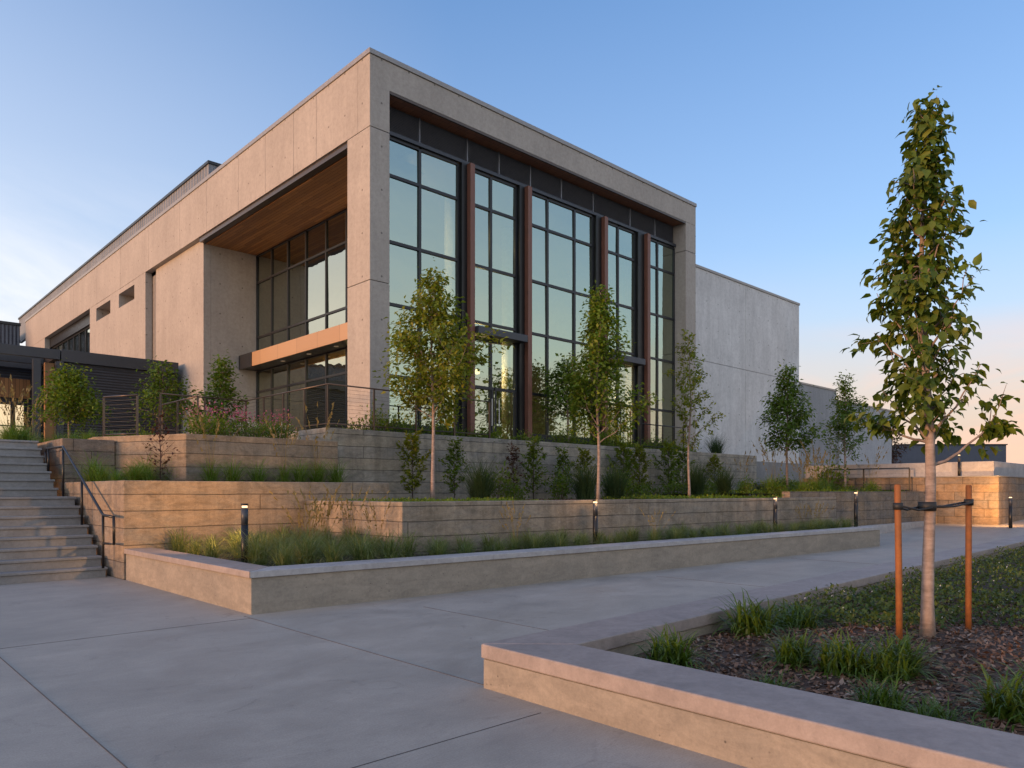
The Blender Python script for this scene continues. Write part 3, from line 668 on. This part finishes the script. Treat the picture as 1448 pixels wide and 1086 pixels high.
# ------------------------------------------------------------------ dark pavilion and pergola on the left
pv = root('dark_pavilion', 'low charcoal metal pavilion left of the concrete hall', 'pavilion', (7.09, 33, 2.6))
box(7.2, 33.05, 2.6, 11.48, 42, 6.55).build('wall', 'corr_dark', pv)
box(7.1, 32.95, 6.553, 11.49, 40, 7.02).build('fascia', 'darkmetal', pv, .01)
for x, y in ((7.08, 32.96), (6.3, 32.9)): box(x - .14, y, 2.6, x + .10, y + .25, 6.55).build('post', 'darkmetal', pv)
box(6.62, 33.3, 2.6, 6.93, 33.5, 6.5).build('timber_panel', 'inwood', pv)
box(-9, 36.75, 2.6, 7.18, 37.0, 6.9).build('rear_wall', 'corr_dark', pv)
box(-9, 36.68, 5.4, 6.75, 36.745, 6.2).build('timber_panel', 'soffit', pv)
for x0, x1 in ((5.55, 6.05), (6.22, 6.52)):  # panes glow to imitate the sky reflected in the pavilion glass
    w = box(x0, 36.70, 2.75, x1, 36.745, 5.1).build('sky_reflection_pane', 'skyrefl', pv); f = MB(); f.box(x0 - .07, 36.66, 2.7, x0, 36.74, 5.17); f.box(x1, 36.66, 2.7, x1 + .07, 36.74, 5.17); f.box(x0, 36.66, 5.1, x1, 36.74, 5.17); f.box(x0, 36.665, 4.2, x1, 36.695, 4.25)
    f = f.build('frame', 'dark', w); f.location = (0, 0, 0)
pg = root('pergola', 'dark steel pergola beams over the pavilion entrance', 'pergola', (2, 33, 2.6))
for y in (33.0, 34.8, 36.4):
    box(-10, y, 6.62, 6.88 if y > 33 else 7.07, y + .16, 7.0).build('beam', 'darkmetal', pg, .01)
box(6.9, 33.17, 6.64, 7.06, 36.6, 6.98).build('end_beam', 'bronze', pg, .01)
for y in (34.8, ): box(6.62, y + .01, 2.6, 6.8, y + .15, 6.61).build('post', 'darkmetal', pg)
fb = root('metal_clad_block', 'dark metal-clad block behind the far left end of the hall', 'building', (4, 66, 2.6))
box(-14, 65.5, 2.6, 11.4, 80, 13.85).build('wall', corrugated('ribbed_blue_grey', (.075, .085, .11), False, .24), fb); box(-14, 65.4, 13.853, 11.45, 80, 14.05).build('coping', 'dark', fb)

# ------------------------------------------------------------------ rails
def railing(label, pts, zg, h=1.05, post_every=1.4, cables=9, frame='bronze', cable='black', bottom=.1):
    t = root('cable_railing', label, 'railing', (pts[0][0], pts[0][1], zg)); cb = MB()
    for p, q in zip(pts[:-1], pts[1:]):
        L = math.dist(p, q); n = max(1, round(L / post_every))
        MB().tube([(p[0], p[1], zg + h), (q[0], q[1], zg + h)], .021, 8).build('top_rail', frame, t, 0, True)
        MB().tube([(p[0], p[1], zg + bottom), (q[0], q[1], zg + bottom)], .016, 6).build('bottom_rail', frame, t, 0, True)
        for i in range(n + (1 if q == pts[-1] else 0)):
            x, y = L2(p, q, i / n); box(x - .022, y - .022, zg - .12, x + .022, y + .022, zg + h - .02).build('post', frame, t)
        for k in range(cables):
            z = zg + bottom + (h - bottom) * (k + 1) / (cables + 1); cb.tube([(p[0], p[1], z), (q[0], q[1], z)], .0032, 4, False)
    cb.build('cables', cable, t); return t
railing('cable railing around the corner of the entrance terrace', [(7.23, 22.15), (9.72, 22.15), (9.72, 17.19), (15.3, 17.19)], 3.16, 1.12)
railing('cable railing panel at the head of the upper left planter wall', [(4.98, 19.1), (5.42, 18.15)], 2.72, .98, 1.7, 8, cable='dark')
railing('cable railing section lit orange in front of the pavilion', [(7.54, 23.2), (7.54, 20.2)], 2.9, 1.15, 1.5, 10, cable='bronze')
railing('thin dark railing beyond the terrace trees on the right', [(30.6, 13.4), (30.6, 11.9), (30.6, 10.2)], 1.45, .95, 1.5, 3, 'black')
railing('dark guard rail in front of the right entrance', [(23.0, 17.2), (25.9, 17.2)], 3.14, .95, 1.4, 6, 'black')
hr = root('stair_handrail', 'black steel handrail along the right edge of the stairs', 'handrail', (3.72, 14.2, 0))
x = 3.70
MB().tube([(x, 18.62, 2.33), (x, 18.45, 2.42), (x, 17.06, 2.40), (x, 17.0, 2.385), (x, 14.3, 1.12), (x, 14.22, 1.09), (x, 13.62, 1.07)], .024, 10).build('top_rail', 'black', hr, 0, True)
MB().tube([(x, 13.62, 1.085), (x, 13.60, .62)], .022, 8).build('end_loop', 'black', hr, 0, True); MB().tube([(x, 13.60, .62), (x, 14.2, .60)], .018, 8).build('end_loop', 'black', hr, 0, True)
for y, z0, z1 in ((18.55, 1.9, 2.38), (18.3, 1.9, 2.41), (17.03, 1.40, 2.38), (15.62, .87, 1.74), (14.24, .17, 1.09)):
    MB().tube([(x, y, z0), (x, y, z1)], .022, 8).build('post', 'black', hr, 0, True)

# ------------------------------------------------------------------ trees
def column_prof(w): return lambda t: w * (math.sin(min(1, t * .92 + .22) * math.pi) ** .7 * (1 - .45 * t) + .04)
def fore_prof(t):
    pts = [(0, .30), (.08, .38), (.20, .40), (.30, .33), (.40, .42), (.50, .37), (.56, .25), (.68, .27), (.80, .20), (.90, .11), (1, .04)]
    for (a, b), (c, d) in zip(pts[:-1], pts[1:]):
        if t <= c: return b + (d - b) * (t - a) / (c - a)
    return .06
ar = math.atan2(-.687, .7266)      # azimuth pointing to the right of the photograph
make_tree('staked_tree', 'slender young pear tree tied between two stakes in the mulch bed', 'tree', (7.17, 2.24, .17), 11, 4.74, 1.66, .056, fore_prof, 58, 2900, .098, 'lf_fore', 'bark', 1.0, LEAF8, .42,
          [(1.56, ar + .1, .74, .62), (1.76, ar + 3.0, .46, .42)], None, -.012, .05)
for lab, x, y, z1, lean in (('leaning orange-brown tree stake left of the young trunk', 6.73, 2.32, 1.56, -.05), ('upright orange-brown tree stake right of the young trunk', 7.83, 2.10, 1.56, .01)):
    t = root('tree_stake', lab, 'stake', (x, y, .1), 'stakes beside the foreground tree')
    MB().tube([(x, y, -.05), (x + lean * .4, y, .8), (x + lean, y, z1 - .012), (x + lean, y, z1)], [.027, .027, .026, .021], 12).build('stake', 'stake', t, 0, True)
tie = root('tree_tie', 'black rubber ties looped from the stakes around the young trunk', 'tree tie', (7.17, 2.24, 1.36))
for (x0, y0, z0) in ((6.69, 2.32, 1.375), (7.84, 2.10, 1.40)):
    for s in (-1, 1):
        MB().tube([(x0, y0 + .035 * s, z0), ((x0 + 7.15) / 2, (y0 + 2.24) / 2 + .045 * s, z0 - .035), (7.15, 2.24 + .062 * s, 1.365)], .009, 6).build('strap', 'strap', tie, 0, True)
    MB().tube([(x0, y0, z0 - .03), (x0, y0, z0 + .03)], .040, 14).build('collar', 'strap', tie, 0, True)
MB().tube([(7.152, 2.24, 1.33), (7.152, 2.24, 1.41)], .074, 16).build('trunk_collar', 'strap', tie, 0, True)

make_tree('terrace_tree', 'broad olive-leaved young tree in front of the first glazed bay', 'tree', (11.13, 14.6, 1.22), 21, 5.75, 1.9, .055, lambda t: 1.6 * (1 - t) ** .8 * min(1, .7 + t * 1.8) + .09, 42, 6800, .135, 'lf_olive', 'bark', .85, droop=.25, clump=.13)
make_tree('terrace_tree', 'tall narrow olive-leaved tree in front of the widest glazed bay', 'tree', (15.39, 12.9, 1.22), 22, 5.75, 1.5, .05, lambda t: 1.2 * (1 - t) ** .95 * min(1, .6 + t * 2) + .14, 40, 5600, .13, 'lf_mid', 'bark', .95, droop=.25, clump=.12)
make_tree('terrace_tree', 'thin sparse-leaved young tree in front of the right concrete pillar', 'tree', (19.29, 12.6, 1.22), 23, 5.1, 1.5, .042, lambda t: .85 * (1 - t) ** .55 * min(1, .4 + t * 2), 28, 1700, .11, 'lf_olive', 'bark', 1.05, droop=.15, clump=.06)
make_tree('terrace_tree', 'dense green young tree in front of the right edge of the pale wing', 'tree', (25.13, 12.4, 1.4), 24, 4.5, 1.45, .05, lambda t: .92 * (1 - t) ** .8 * min(1, .8 + t * 2) + .07, 32, 4200, .13, 'lf_dark', 'bark_s', .8, droop=.3, clump=.13)
make_tree('terrace_tree', 'airy green young tree in front of the slate-grey block', 'tree', (30.04, 12.4, 1.4), 25, 4.7, 1.35, .05, lambda t: .98 * (1 - t) ** .8 * min(1, .6 + t * 2) + .07, 32, 3300, .12, 'lf_dark', 'bark', .95, droop=.2, clump=.12)
make_tree('terrace_tree', 'small round-crowned tree close against the glass beside the entrance', 'tree', (19.5, 17.75, 3.0), 26, 3.2, 1.0, .05, lambda t: 1.15 * (1 - t) ** .5 * min(1, .7 + t * 2), 28, 2500, .15, 'lf_dark', 'bark', .55, droop=.2, clump=.15)
make_tree('small_tree', 'round bushy green tree in front of the dark pavilion corner', 'tree', (5.48, 24.5, 2.6), 27, 2.45, .8, .045, lambda t: .92 * (1 - t) ** .42 * min(1, .8 + t * 2), 30, 3600, .12, 'lf_mid', 'bark_s', .45, droop=.1, clump=.15)
make_tree('small_tree', 'loose spreading tree in front of the dark pavilion wall', 'tree', (9.2, 28.0, 2.6), 28, 3.5, 1.3, .05, lambda t: 1.15 * (1 - t) ** .6 * min(1, .5 + t * 2), 18, 1500, .16, 'lf_dark', 'bark_s', .5, droop=.2, clump=.18)
make_tree('small_tree', 'slim upright tree in front of the grey niche wall', 'tree', (9.75, 24.0, 2.65), 29, 3.2, .7, .045, lambda t: .72 * (1 - t) ** .65 * min(1, .7 + t * 2) + .05, 26, 1900, .14, 'lf_dark', 'bark_s', .8, droop=.15, clump=.11)
for lab, x, y, h, s in (('tall dark tree reflected in the entrance glass, across the plaza', 35.5, -1.2, 10.4, 41), ('broad dark tree reflected beside the middle bay, across the plaza', 60, -1, 10.0, 42), ('distant dark tree reflected low in the glass front', 43, -4.5, 8.5, 43)):
    make_tree('plaza_tree', lab, 'tree', (x, y, 0), s, h, 1.6, .16, lambda t: 2.6 * (1 - t) ** .7 * min(1, .7 + t * 2) + .2, 34, 2600, .42, 'lf_dark', 'bark_s', .6, clump=.5)
make_tree('distant_tree', 'thin pinkish tree seen between the white block and the dark blue building', 'tree', (56.5, 20.0, 1.9), 44, 4.6, .8, .08, lambda t: .9 * (1 - t) ** .6 + .1, 22, 900, .2, 'lf_red', 'bark_s', .8, clump=.2)

# ------------------------------------------------------------------ shrubs and grasses
SG = [upright_shrub('a', 51, 1.75, .46, 1300, .10, 'lf_olive'), upright_shrub('b', 52, 1.65, .38, 850, .10, 'lf_mid'), upright_shrub('c', 53, 2.0, .60, 1700, .10, 'lf_mid'), upright_shrub('d', 54, 1.65, .34, 560, .085, 'lf_red')]
used = set()
def place(protos, k, loc, rz, sc, label, group=None):
    p = protos[k]
    if p.name in used: return dup(p, loc, rz, sc, label, group)
    used.add(p.name); p.location = loc; p.rotation_euler = (0, 0, rz); p.scale = (sc, sc, sc) if isinstance(sc, (int, float)) else sc
    p['label'] = label
    if group: p['group'] = group
    return p
for k, x, sc, lab in ((0, 11.79, 1.05, 'bushy yellow-green upright shrub left of the broad tree trunk'), (1, 13.23, 1.03, 'thin upright shrub between the broad tree trunk and the dark grass clump'),
                      (3, 15.63, 1.03, 'plum-coloured upright shrub against the grey wall'), (1, 16.55, 1.15, 'thin green upright shrub just right of the plum-coloured one'),
                      (1, 17.86, 1.0, 'sparse upright shrub left of the twin dark grass clumps'), (0, 18.75, .95, 'short upright shrub behind the twin dark grass clumps'),
                      (2, 21.1, 1.0, 'tall upright shrub right of the twin dark grass clumps'), (0, 22.0, 1.1, 'yellowish upright shrub left of the widest shrub'),
                      (2, 23.6, 1.05, 'widest dense upright shrub near the right pillar'), (1, 24.6, 1.2, 'narrow upright shrub touching the widest shrub'),
                      (0, 27.2, 1.0, 'upright shrub at the right end of the long grey wall')):
    place(SG, k, (x, 16.45 + rnd.uniform(-.15, .1), 1.22), rnd.uniform(0, 6), sc, lab)
tp = upright_shrub('e', 55, 1.5, .36, 170, .085, 'lf_red'); tp.name = 'purple_sapling'; tp['label'] = 'spindly dark purple sapling in the grass beside the stairs wall'; tp['category'] = 'sapling'; del tp['group']
tp.location = (5.25, 16.1, 1.6)
DG = [tuft('ornamental_grass', '', 'ornamental grass', 'dark upright grass clumps', 61, 480, 1.35, .36, .014, .8, 'gr_dark', base=.24)]
for x, y, z, s, lab in ((13.02, 15.0, 1.22, 1.0, 'dark spiky grass clump right of the broad tree'), (16.83, 14.6, 1.22, 1.05, 'dark grass clump left of the narrow tree trunk'), (17.95, 14.4, 1.22, 1.0, 'dark grass clump right of the narrow tree trunk'),
                       (22.18, 14.2, 1.4, 1.0, 'dark grass clump at the foot of the sparse tree'), (23.0, 13.6, 1.4, .85, 'smaller dark grass clump right of the sparse tree'), (29.05, 17.6, 2.95, .9, 'blue-grey grass clump on top of the grey wall by the pale wing')):
    place(DG, 0, (x, y, z), rnd.uniform(0, 6), s, lab)
FG = [tuft('fountain_grass', '', 'ornamental grass', '', 71, 230, .74, .72, .009, 1.5, 'gr_pale', 0, base=.10), tuft('fountain_grass', '', 'ornamental grass', '', 72, 220, .72, .70, .009, 1.5, 'gr_pale', 17, 1.05, base=.10),
      tuft('fountain_grass', '', 'ornamental grass', '', 73, 210, .74, .66, .008, 1.35, 'gr_mid', 0, base=.08), tuft('fountain_grass', '', 'ornamental grass', '', 74, 200, .70, .64, .008, 1.35, 'gr_mid', 11, 1.25, base=.08)]
# row at the foot of the upper left wall
x = 4.25
while x < 9.4:
    k = 3 if (6.2 < x < 7 or 7.6 < x < 9.3) and rnd.random() < .55 else 2
    y = (16.1 if x > 5.8 else rnd.uniform(15.0, 17.2)) + rnd.uniform(-.25, .12)
    place(FG, k, (x, y, 1.6), rnd.uniform(0, 6), rnd.uniform(1.05, 1.45), 'bright green fountain grass tuft in the row below the upper left planter wall', 'grass tufts below the upper left wall'); x += rnd.uniform(.42, .62)
for _ in range(9): place(FG, 2, (rnd.uniform(4.2, 5.5), rnd.uniform(14.4, 17.8), 1.6), rnd.uniform(0, 6), rnd.uniform(.7, 1.0), 'bright green fountain grass tuft between the stairs and the upper planter', 'grass tufts by the stairs')
# pale grass bed
pts = []
def far(x, y, d): return all((x - a) ** 2 + (y - b) ** 2 > d * d for a, b in pts)
for _ in range(4000):
    x, y = rnd.uniform(4.5, 7.1), rnd.uniform(9.35, 13.4)
    if far(x, y, .48) and (x - 4.72) ** 2 + (y - 10.8) ** 2 > .05: pts.append((x, y))
nA = len(pts)
for _ in range(6000):
    x = rnd.uniform(7.1, 21.4); y = rnd.uniform(9.30 - (x - 4) * .049, 10.02 - (x - 7) * .046)
    if far(x, y, .40): pts.append((x, y))
for i in range(7): pts.append((rnd.uniform(6.1, 7.0), rnd.uniform(11.0, 13.0)))
for i, (x, y) in enumerate(pts):
    k = 1 if rnd.random() < (.34 if i < nA else .12) and (x - 4.72) ** 2 + (y - 10.8) ** 2 > 1.2 else 0
    place(FG, k, (x, y, .42), rnd.uniform(0, 6), rnd.uniform(.75, 1.1) * (1 if i < nA else .74), 'pale fountain grass tuft in the wide corner of the seat wall bed' if i < nA else 'pale fountain grass tuft in the narrow strip below the long low wall',
          'grass tufts in the seat wall corner' if i < nA else 'grass tufts below the long low wall')
# planting behind the upper left wall and at the foot of the glass
MD = [mound('perennial', '', 'shrub', '', 81, .5, .62, 620, .075, 'lf_mid'), mound('perennial', '', 'shrub', '', 82, .45, .6, 520, .065, 'lf_dark', 'pink', 220, True), mound('perennial', '', 'shrub', '', 83, .45, .5, 560, .06, 'lf_dark', 'white', 40), mound('perennial', '', 'shrub', '', 84, .42, .42, 420, .07, 'lf_mid')]
for k, x, y, s, lab in ((0, 6.45, 17.2, 1.0, 'rounded yellow-green shrub at the corner of the upper left planter'), (0, 7.0, 17.4, .95, 'second rounded yellow-green shrub from the planter corner'), (1, 7.1, 18.6, 1.25, 'pink-flowered perennial behind the rounded shrubs'),
                        (1, 7.9, 18.4, 1.2, 'pink-flowered perennial below the terrace railing'), (1, 8.6, 17.9, 1.1, 'pink-flowered perennial nearest the railing corner'), (2, 7.75, 17.15, 1.0, 'dark white-flowered perennial in the upper planter'),
                        (2, 8.5, 17.1, 1.0, 'dark white-flowered perennial left of the terrace corner'), (0, 8.2, 17.7, .9, 'green leafy shrub behind the white-flowered perennials'), (3, 6.1, 19.6, .9, 'low leafy plant at the left end of the upper planter'), (3, 6.2, 20.6, 1.0, 'low leafy plant at the foot of the left railing panel')):
    place(MD, k, (x, y, 2.66), rnd.uniform(0, 6), s, lab)
x = 10.9
while x < 27:
    if not (17.9 < x < 18.6 or 16.0 < x < 16.5): place(MD, 3 if rnd.random() < .7 else 0, (x, 17.65 + rnd.uniform(-.1, .15), 2.96), rnd.uniform(0, 6), rnd.uniform(1.0, 1.35), 'low clipped plant in the strip between the glass and the grey wall', 'low plants at the foot of the glass')
    x += rnd.uniform(.5, .7)
for _ in range(26):
    x = rnd.uniform(23.5, 30.3); y = rnd.uniform(10.5, 13.5); place(MD, 3 if rnd.random() < .6 else 0, (x, y, 1.38), rnd.uniform(0, 6), rnd.uniform(.7, 1.0), 'leafy green plant on the bank above the pale stone-block wall', 'plants on the right bank')
for _ in range(12):
    place(FG, 3, (rnd.uniform(24, 30.3), rnd.uniform(11, 14.5), 1.38), rnd.uniform(0, 6), rnd.uniform(.9, 1.4), 'wispy grass tuft on the bank above the pale stone-block wall', 'grass on the right bank')
def gpos():
    y = rnd.uniform(21, 27); return y * rnd.uniform(.160, .195), y
for _ in range(14):
    place(FG, 2 if rnd.random() < .6 else 3, (*gpos(), 2.58), rnd.uniform(0, 6), rnd.uniform(.9, 1.5), 'tall grass tuft at the top of the stairs', 'grass at the top of the stairs')
for _ in range(9):
    place(FG, 2, (rnd.uniform(4.3, 5.5), rnd.uniform(19, 23), 2.58), rnd.uniform(0, 6), rnd.uniform(.7, 1.1), 'grass tuft behind the stone flank wall of the stairs', 'grass behind the flank wall')
for x, y, s, lab in ((66, 8.2, 4.4, 'large dark bush on the skyline at the far right'), (72, 7.5, 5.0, 'second large bush on the skyline at the far right edge'), (60, 6.5, 3.4, 'low dark bush above the far right parapet')):
    place(MD, 0, (x, y, 1.8), rnd.uniform(0, 6), s, lab)
place(MD, 0, (30.2, 13.2, 1.4), 1, 2.0, 'loose dark shrub beside the airy tree on the right bank')
for x in (14.4, 15.1, 17.3, 19.6, 20.3, 20.9, 21.7, 22.8, 24.0, 25.2, 26.1, 26.8, 28.2):
    place(MD, 3 if rnd.random() < .5 else 0, (x, 15.9 + rnd.uniform(-.25, .25), 1.22 if x < 22.6 else 1.38), rnd.uniform(0, 6), rnd.uniform(.9, 1.5), 'leafy filler plant between the upright shrubs along the long grey wall', 'filler plants along the grey wall')
# low planting that nobody could count
def cover(name, pts, zf, h, ls, mat, n, seed, white=0):
    rs = np.random.RandomState(seed); P = np.array([pts(rs) for _ in range(n)]); z = np.array([zf(x, y) for x, y in P])
    cl = .55 + .45 * np.sin(P[:, 0] * 2.1 + np.sin(P[:, 1] * 3)) * np.cos(P[:, 1] * 2.3)
    Q = np.column_stack([P, z + h * rs.rand(n) * (.35 + .65 * cl)]); D = rs.normal(size=(n, 3)) + np.array([0, 0, .5])
    V, F = scatter(Q, D, ls * rs.uniform(.6, 1.2, n), LEAF4, rs, np.array([0, 0, 1.0])); o = npmesh(name, V, F, mat); o['kind'] = 'stuff'
    if white:
        i = rs.randint(0, n, white); V, F = scatter(Q[i] + np.array([0, 0, .02]), rs.normal(size=(white, 3)) + np.array([0, 0, .6]), .028, LEAF4, rs); q = npmesh('white_flowers', V, F, 'white'); q['kind'] = 'stuff'
    return o
def near_poly(rs):
    while True:
        x = 6.6 + 15.4 * rs.rand() ** 1.7; y = rs.uniform(-.6, 4.3)
        if (y > 2.75 - (x - 7.0) * .55 + .25 * math.sin(x * 4)) and x > 7.2 + .15 * math.sin(y * 5) and y < 3.72 + (x - 4.2) * .036: return x, y
cover('ground_cover', near_poly, lambda x, y: mz(x, y), .26, .055, 'lf_cover', 26000, 91, 420)
cover('terrace_ground_cover', lambda rs: (rs.uniform(7.5, 11.5), rs.uniform(10.6, 13.2)), lambda x, y: 1.24, .12, .06, 'lf_mid', 3500, 92)
cover('bank_ground_cover', lambda rs: (rs.uniform(17.0, 30.5), rs.uniform(10.1, 15)), lambda x, y: 1.24 + (.18 if x > 22.6 else 0), .16, .075, 'lf_mid', 9000, 93)
rsm = np.random.RandomState(95); n = 34000
P = np.column_stack([4.25 + 7 * rsm.rand(n) ** 1.5, rsm.uniform(-1.0, 4.0, n)]); keep = P[:, 1] < 3.72 + (P[:, 0] - 4.2) * .036; P = P[keep]; n = len(P)
Q = np.column_stack([P, [mz(x, y) + .006 + .018 * rsm.rand() for x, y in P]]); D = rsm.normal(size=(n, 3)); D[:, 2] *= .35
V, F = scatter(Q, D, rsm.uniform(.016, .058, n), (DIA[0][:, [1, 0, 2]] * np.array([1.1, 1.3, 1]), DIA[1]), rsm, np.array([0, 0, 1.4])); o = npmesh('bark_mulch', V, F, 'chip', None, False); o['kind'] = 'stuff'
rsm = np.random.RandomState(96); n = 5000; P = np.column_stack([rsm.uniform(10.5, 22, n), rsm.uniform(10.3, 16.8, n)])
Q = np.column_stack([P, 1.245 + .02 * rsm.rand(n)]); V, F = scatter(Q, rsm.normal(size=(n, 3)) * np.array([1, 1, .4]), rsm.uniform(.03, .09, n), DIA, rsm, np.array([0, 0, 1.4])); o = npmesh('terrace_mulch', V, F, 'chip', None, False); o['kind'] = 'stuff'
LG = [tuft('liriope', '', 'ornamental grass', '', 101, 300, .46, .85, .017, 1.35, 'gr_lirio', base=.14), tuft('liriope', '', 'ornamental grass', '', 102, 260, .40, .95, .017, 1.3, 'gr_lirio', base=.16)]
for k, x, y, s, lab in ((0, 4.85, 3.35, .95, 'strappy dark green tuft in the left corner of the mulch bed'), (0, 6.5, 3.55, 1.15, 'large strappy tuft against the far planter wall'), (1, 7.1, 3.4, 1.05, 'strappy tuft right of the large one by the far planter wall'),
                        (0, 5.62, 2.72, .85, 'strappy tuft left of the middle cluster in the mulch'), (0, 5.62, 2.35, .95, 'left strappy tuft of the middle cluster in the mulch'), (1, 5.72, 2.06, .95, 'right strappy tuft of the middle cluster in the mulch'),
                        (0, 5.95, 2.05, .9, 'back strappy tuft of the middle cluster nearest the left stake'), (1, 4.72, 2.45, .6, 'small low tuft behind the near planter cap'), (1, 4.86, 1.78, .75, 'low wide tuft in the middle of the near planter cap edge'),
                        (1, 4.75, 1.45, .6, 'small tuft near the front of the mulch bed'), (0, 5.2, 1.15, 1.0, 'strappy tuft at the right edge of the mulch bed'), (1, 4.55, 1.2, .55, 'small tuft lying against the near planter cap'), (0, 5.6, 1.0, 1.0, 'bushy tuft cut by the right edge behind the cap')):
    place(LG, k, (x, y, mz(x, y) - .01), rnd.uniform(0, 6), s, lab)

# ------------------------------------------------------------------ sky, sun, camera
SUN_AZ, SUN_EL = math.atan2(.10, -1.0), R(3.4)      # the sun stands low on the -X side
w = bpy.data.worlds.new('World'); scene.world = w; w.use_nodes = True; nt = w.node_tree; nt.nodes.clear()
class WN(NT):
    def __init__(s): s.t = nt
t = WN(); out = t.n('ShaderNodeOutputWorld')
sky = t.n('ShaderNodeTexSky', {'sky_type': 'NISHITA', 'sun_disc': False, 'sun_elevation': SUN_EL, 'sun_rotation': R(90) - SUN_AZ, 'air_density': 1.0, 'dust_density': 1.0, 'ozone_density': 2.0})
co = t.n('ShaderNodeTexCoord').outputs['Generated']; xyz = t.n('ShaderNodeSeparateXYZ', Vector=co)
xw = t.ramp(t.math('ADD', t.math('MULTIPLY', xyz.outputs[0], .5), .5), [(.60, 0), (.95, 1)])
zc = t.math('MAXIMUM', xyz.outputs[2], .0); den = t.math('ADD', zc, .12)
pv_ = t.n('ShaderNodeCombineXYZ', X=t.math('DIVIDE', xyz.outputs[0], den), Y=t.math('DIVIDE', xyz.outputs[1], den), Z=0.0)
cl = t.noise(t.scl(pv_, (.55, .5, 1)), 1.0, 9, .6, .9)
band = t.ramp(zc, [(.0, 1), (.2, .85), (.28, .3), (.37, .0)])
band = t.mix(xw, band, t.ramp(zc, [(0, 1), (.13, .6), (.21, 0)]))
cm = t.math('MULTIPLY', t.ramp(cl, [(.42, 0), (.60, 1)]), band)
east = t.ramp(t.math('ADD', t.math('MULTIPLY', xyz.outputs[0], .5), .5), [(.45, 1), (1, .62)])
sky = t.mix(1.0, t.mix(1.0, sky, (1.20, 1.36, 1.74), 'MULTIPLY'), east, 'MULTIPLY')
sky = t.mix(t.ramp(zc, [(0, .7), (.1, .5), (.3, .16), (.6, 0)]), sky, (1.82, 1.78, 1.80))
nth = t.ramp(t.math('SUBTRACT', xyz.outputs[1], t.math('MULTIPLY', xyz.outputs[0], .4)), [(.45, 0), (1, 1)])
sky = t.mix(t.math('MULTIPLY', nth, t.ramp(zc, [(0, .9), (.3, .6), (.5, .3), (.75, 0)])), sky, (1.75, 1.88, 2.15))
# dusk colours low down: peach away from the sun, cream to the north, a bright golden glow round the sun
low = t.ramp(t.math('ADD', zc, t.math('MULTIPLY', t.math('SUBTRACT', t.noise(t.scl(pv_, (.3, .3, 1)), .8, 6), .5), .12)), [(.02, 1), (.10, .7), (.20, .12), (.28, 0)])
sky = t.mix(t.math('MULTIPLY', low, .85), sky, t.mix(xw, (2.2, 2.05, 1.88), (2.0, 1.36, 1.02)))
wst = t.ramp(t.math('ADD', t.math('MULTIPLY', xyz.outputs[0], -.5), .5), [(.56, 0), (.80, 1)])
sky = t.mix(t.math('MULTIPLY', wst, t.ramp(zc, [(0, .9), (.2, .7), (.5, 0)])), sky, (3.3, 2.75, 1.95))
sth = t.ramp(t.math('MULTIPLY', xyz.outputs[1], -1.0), [(.35, 0), (.75, 1)])
sky = t.mix(t.math('MULTIPLY', sth, t.ramp(zc, [(0, .9), (.18, .75), (.42, .1), (.6, 0)])), sky, (2.75, 2.6, 1.95))
# bright thin overcast, added unseen behind the viewer as fill for shaded faces
bk = t.math('ADD', t.math('MULTIPLY', xyz.outputs[0], -.60), t.math('MULTIPLY', xyz.outputs[1], -.80))
fill_veil = t.math('MULTIPLY', t.ramp(bk, [(.0, 0), (.6, 1)]), t.ramp(t.noise(pv_, 1.3, 7, .6, .5), [(.3, .45), (.65, 1)]))
sky = t.mix(t.math('MULTIPLY', fill_veil, .6), sky, (2.4, 2.4, 2.6))
SKY_MIX = t.mix(t.math('MULTIPLY', cm, .8), sky, t.mix(xw, (3.0, 2.8, 2.65), (2.7, 1.55, 1.1)))
bg = t.n('ShaderNodeBackground', Color=SKY_MIX, Strength=.15); t.set(out, 'Surface', bg)
l = bpy.data.lights.new('sun', 'SUN'); l.energy = 1.15; l.angle = R(8); l.color = (1.0, .51, .23)
so = bpy.data.objects.new('sun', l); C.objects.link(so)
d = Vector((math.cos(SUN_AZ) * math.cos(SUN_EL), math.sin(SUN_AZ) * math.cos(SUN_EL), math.sin(SUN_EL))); so.rotation_euler = d.to_track_quat('Z', 'Y').to_euler(); so.location = (-30, 5, 30)

cam = bpy.data.cameras.new('camera'); cam.sensor_width = 36; cam.lens = 36 * 1050 / 1448; cam.shift_y = 152 / 1448; cam.clip_end = 3000; cam.clip_start = .05
co_ = bpy.data.objects.new('camera', cam); C.objects.link(co_); co_.location = (0, 0, 1.5); co_.rotation_euler = (R(90), 0, -math.atan2(1050, 1110)); scene.camera = co_
for o in bpy.data.objects:
    if '_w' in o: del o['_w']
scene.view_settings.view_transform = 'Standard'; scene.view_settings.look = 'None'; scene.view_settings.exposure = 1.65; scene.view_settings.gamma = 1
scene.cycles.use_denoising = True; scene.cycles.max_bounces = 8; scene.cycles.transparent_max_bounces = 12
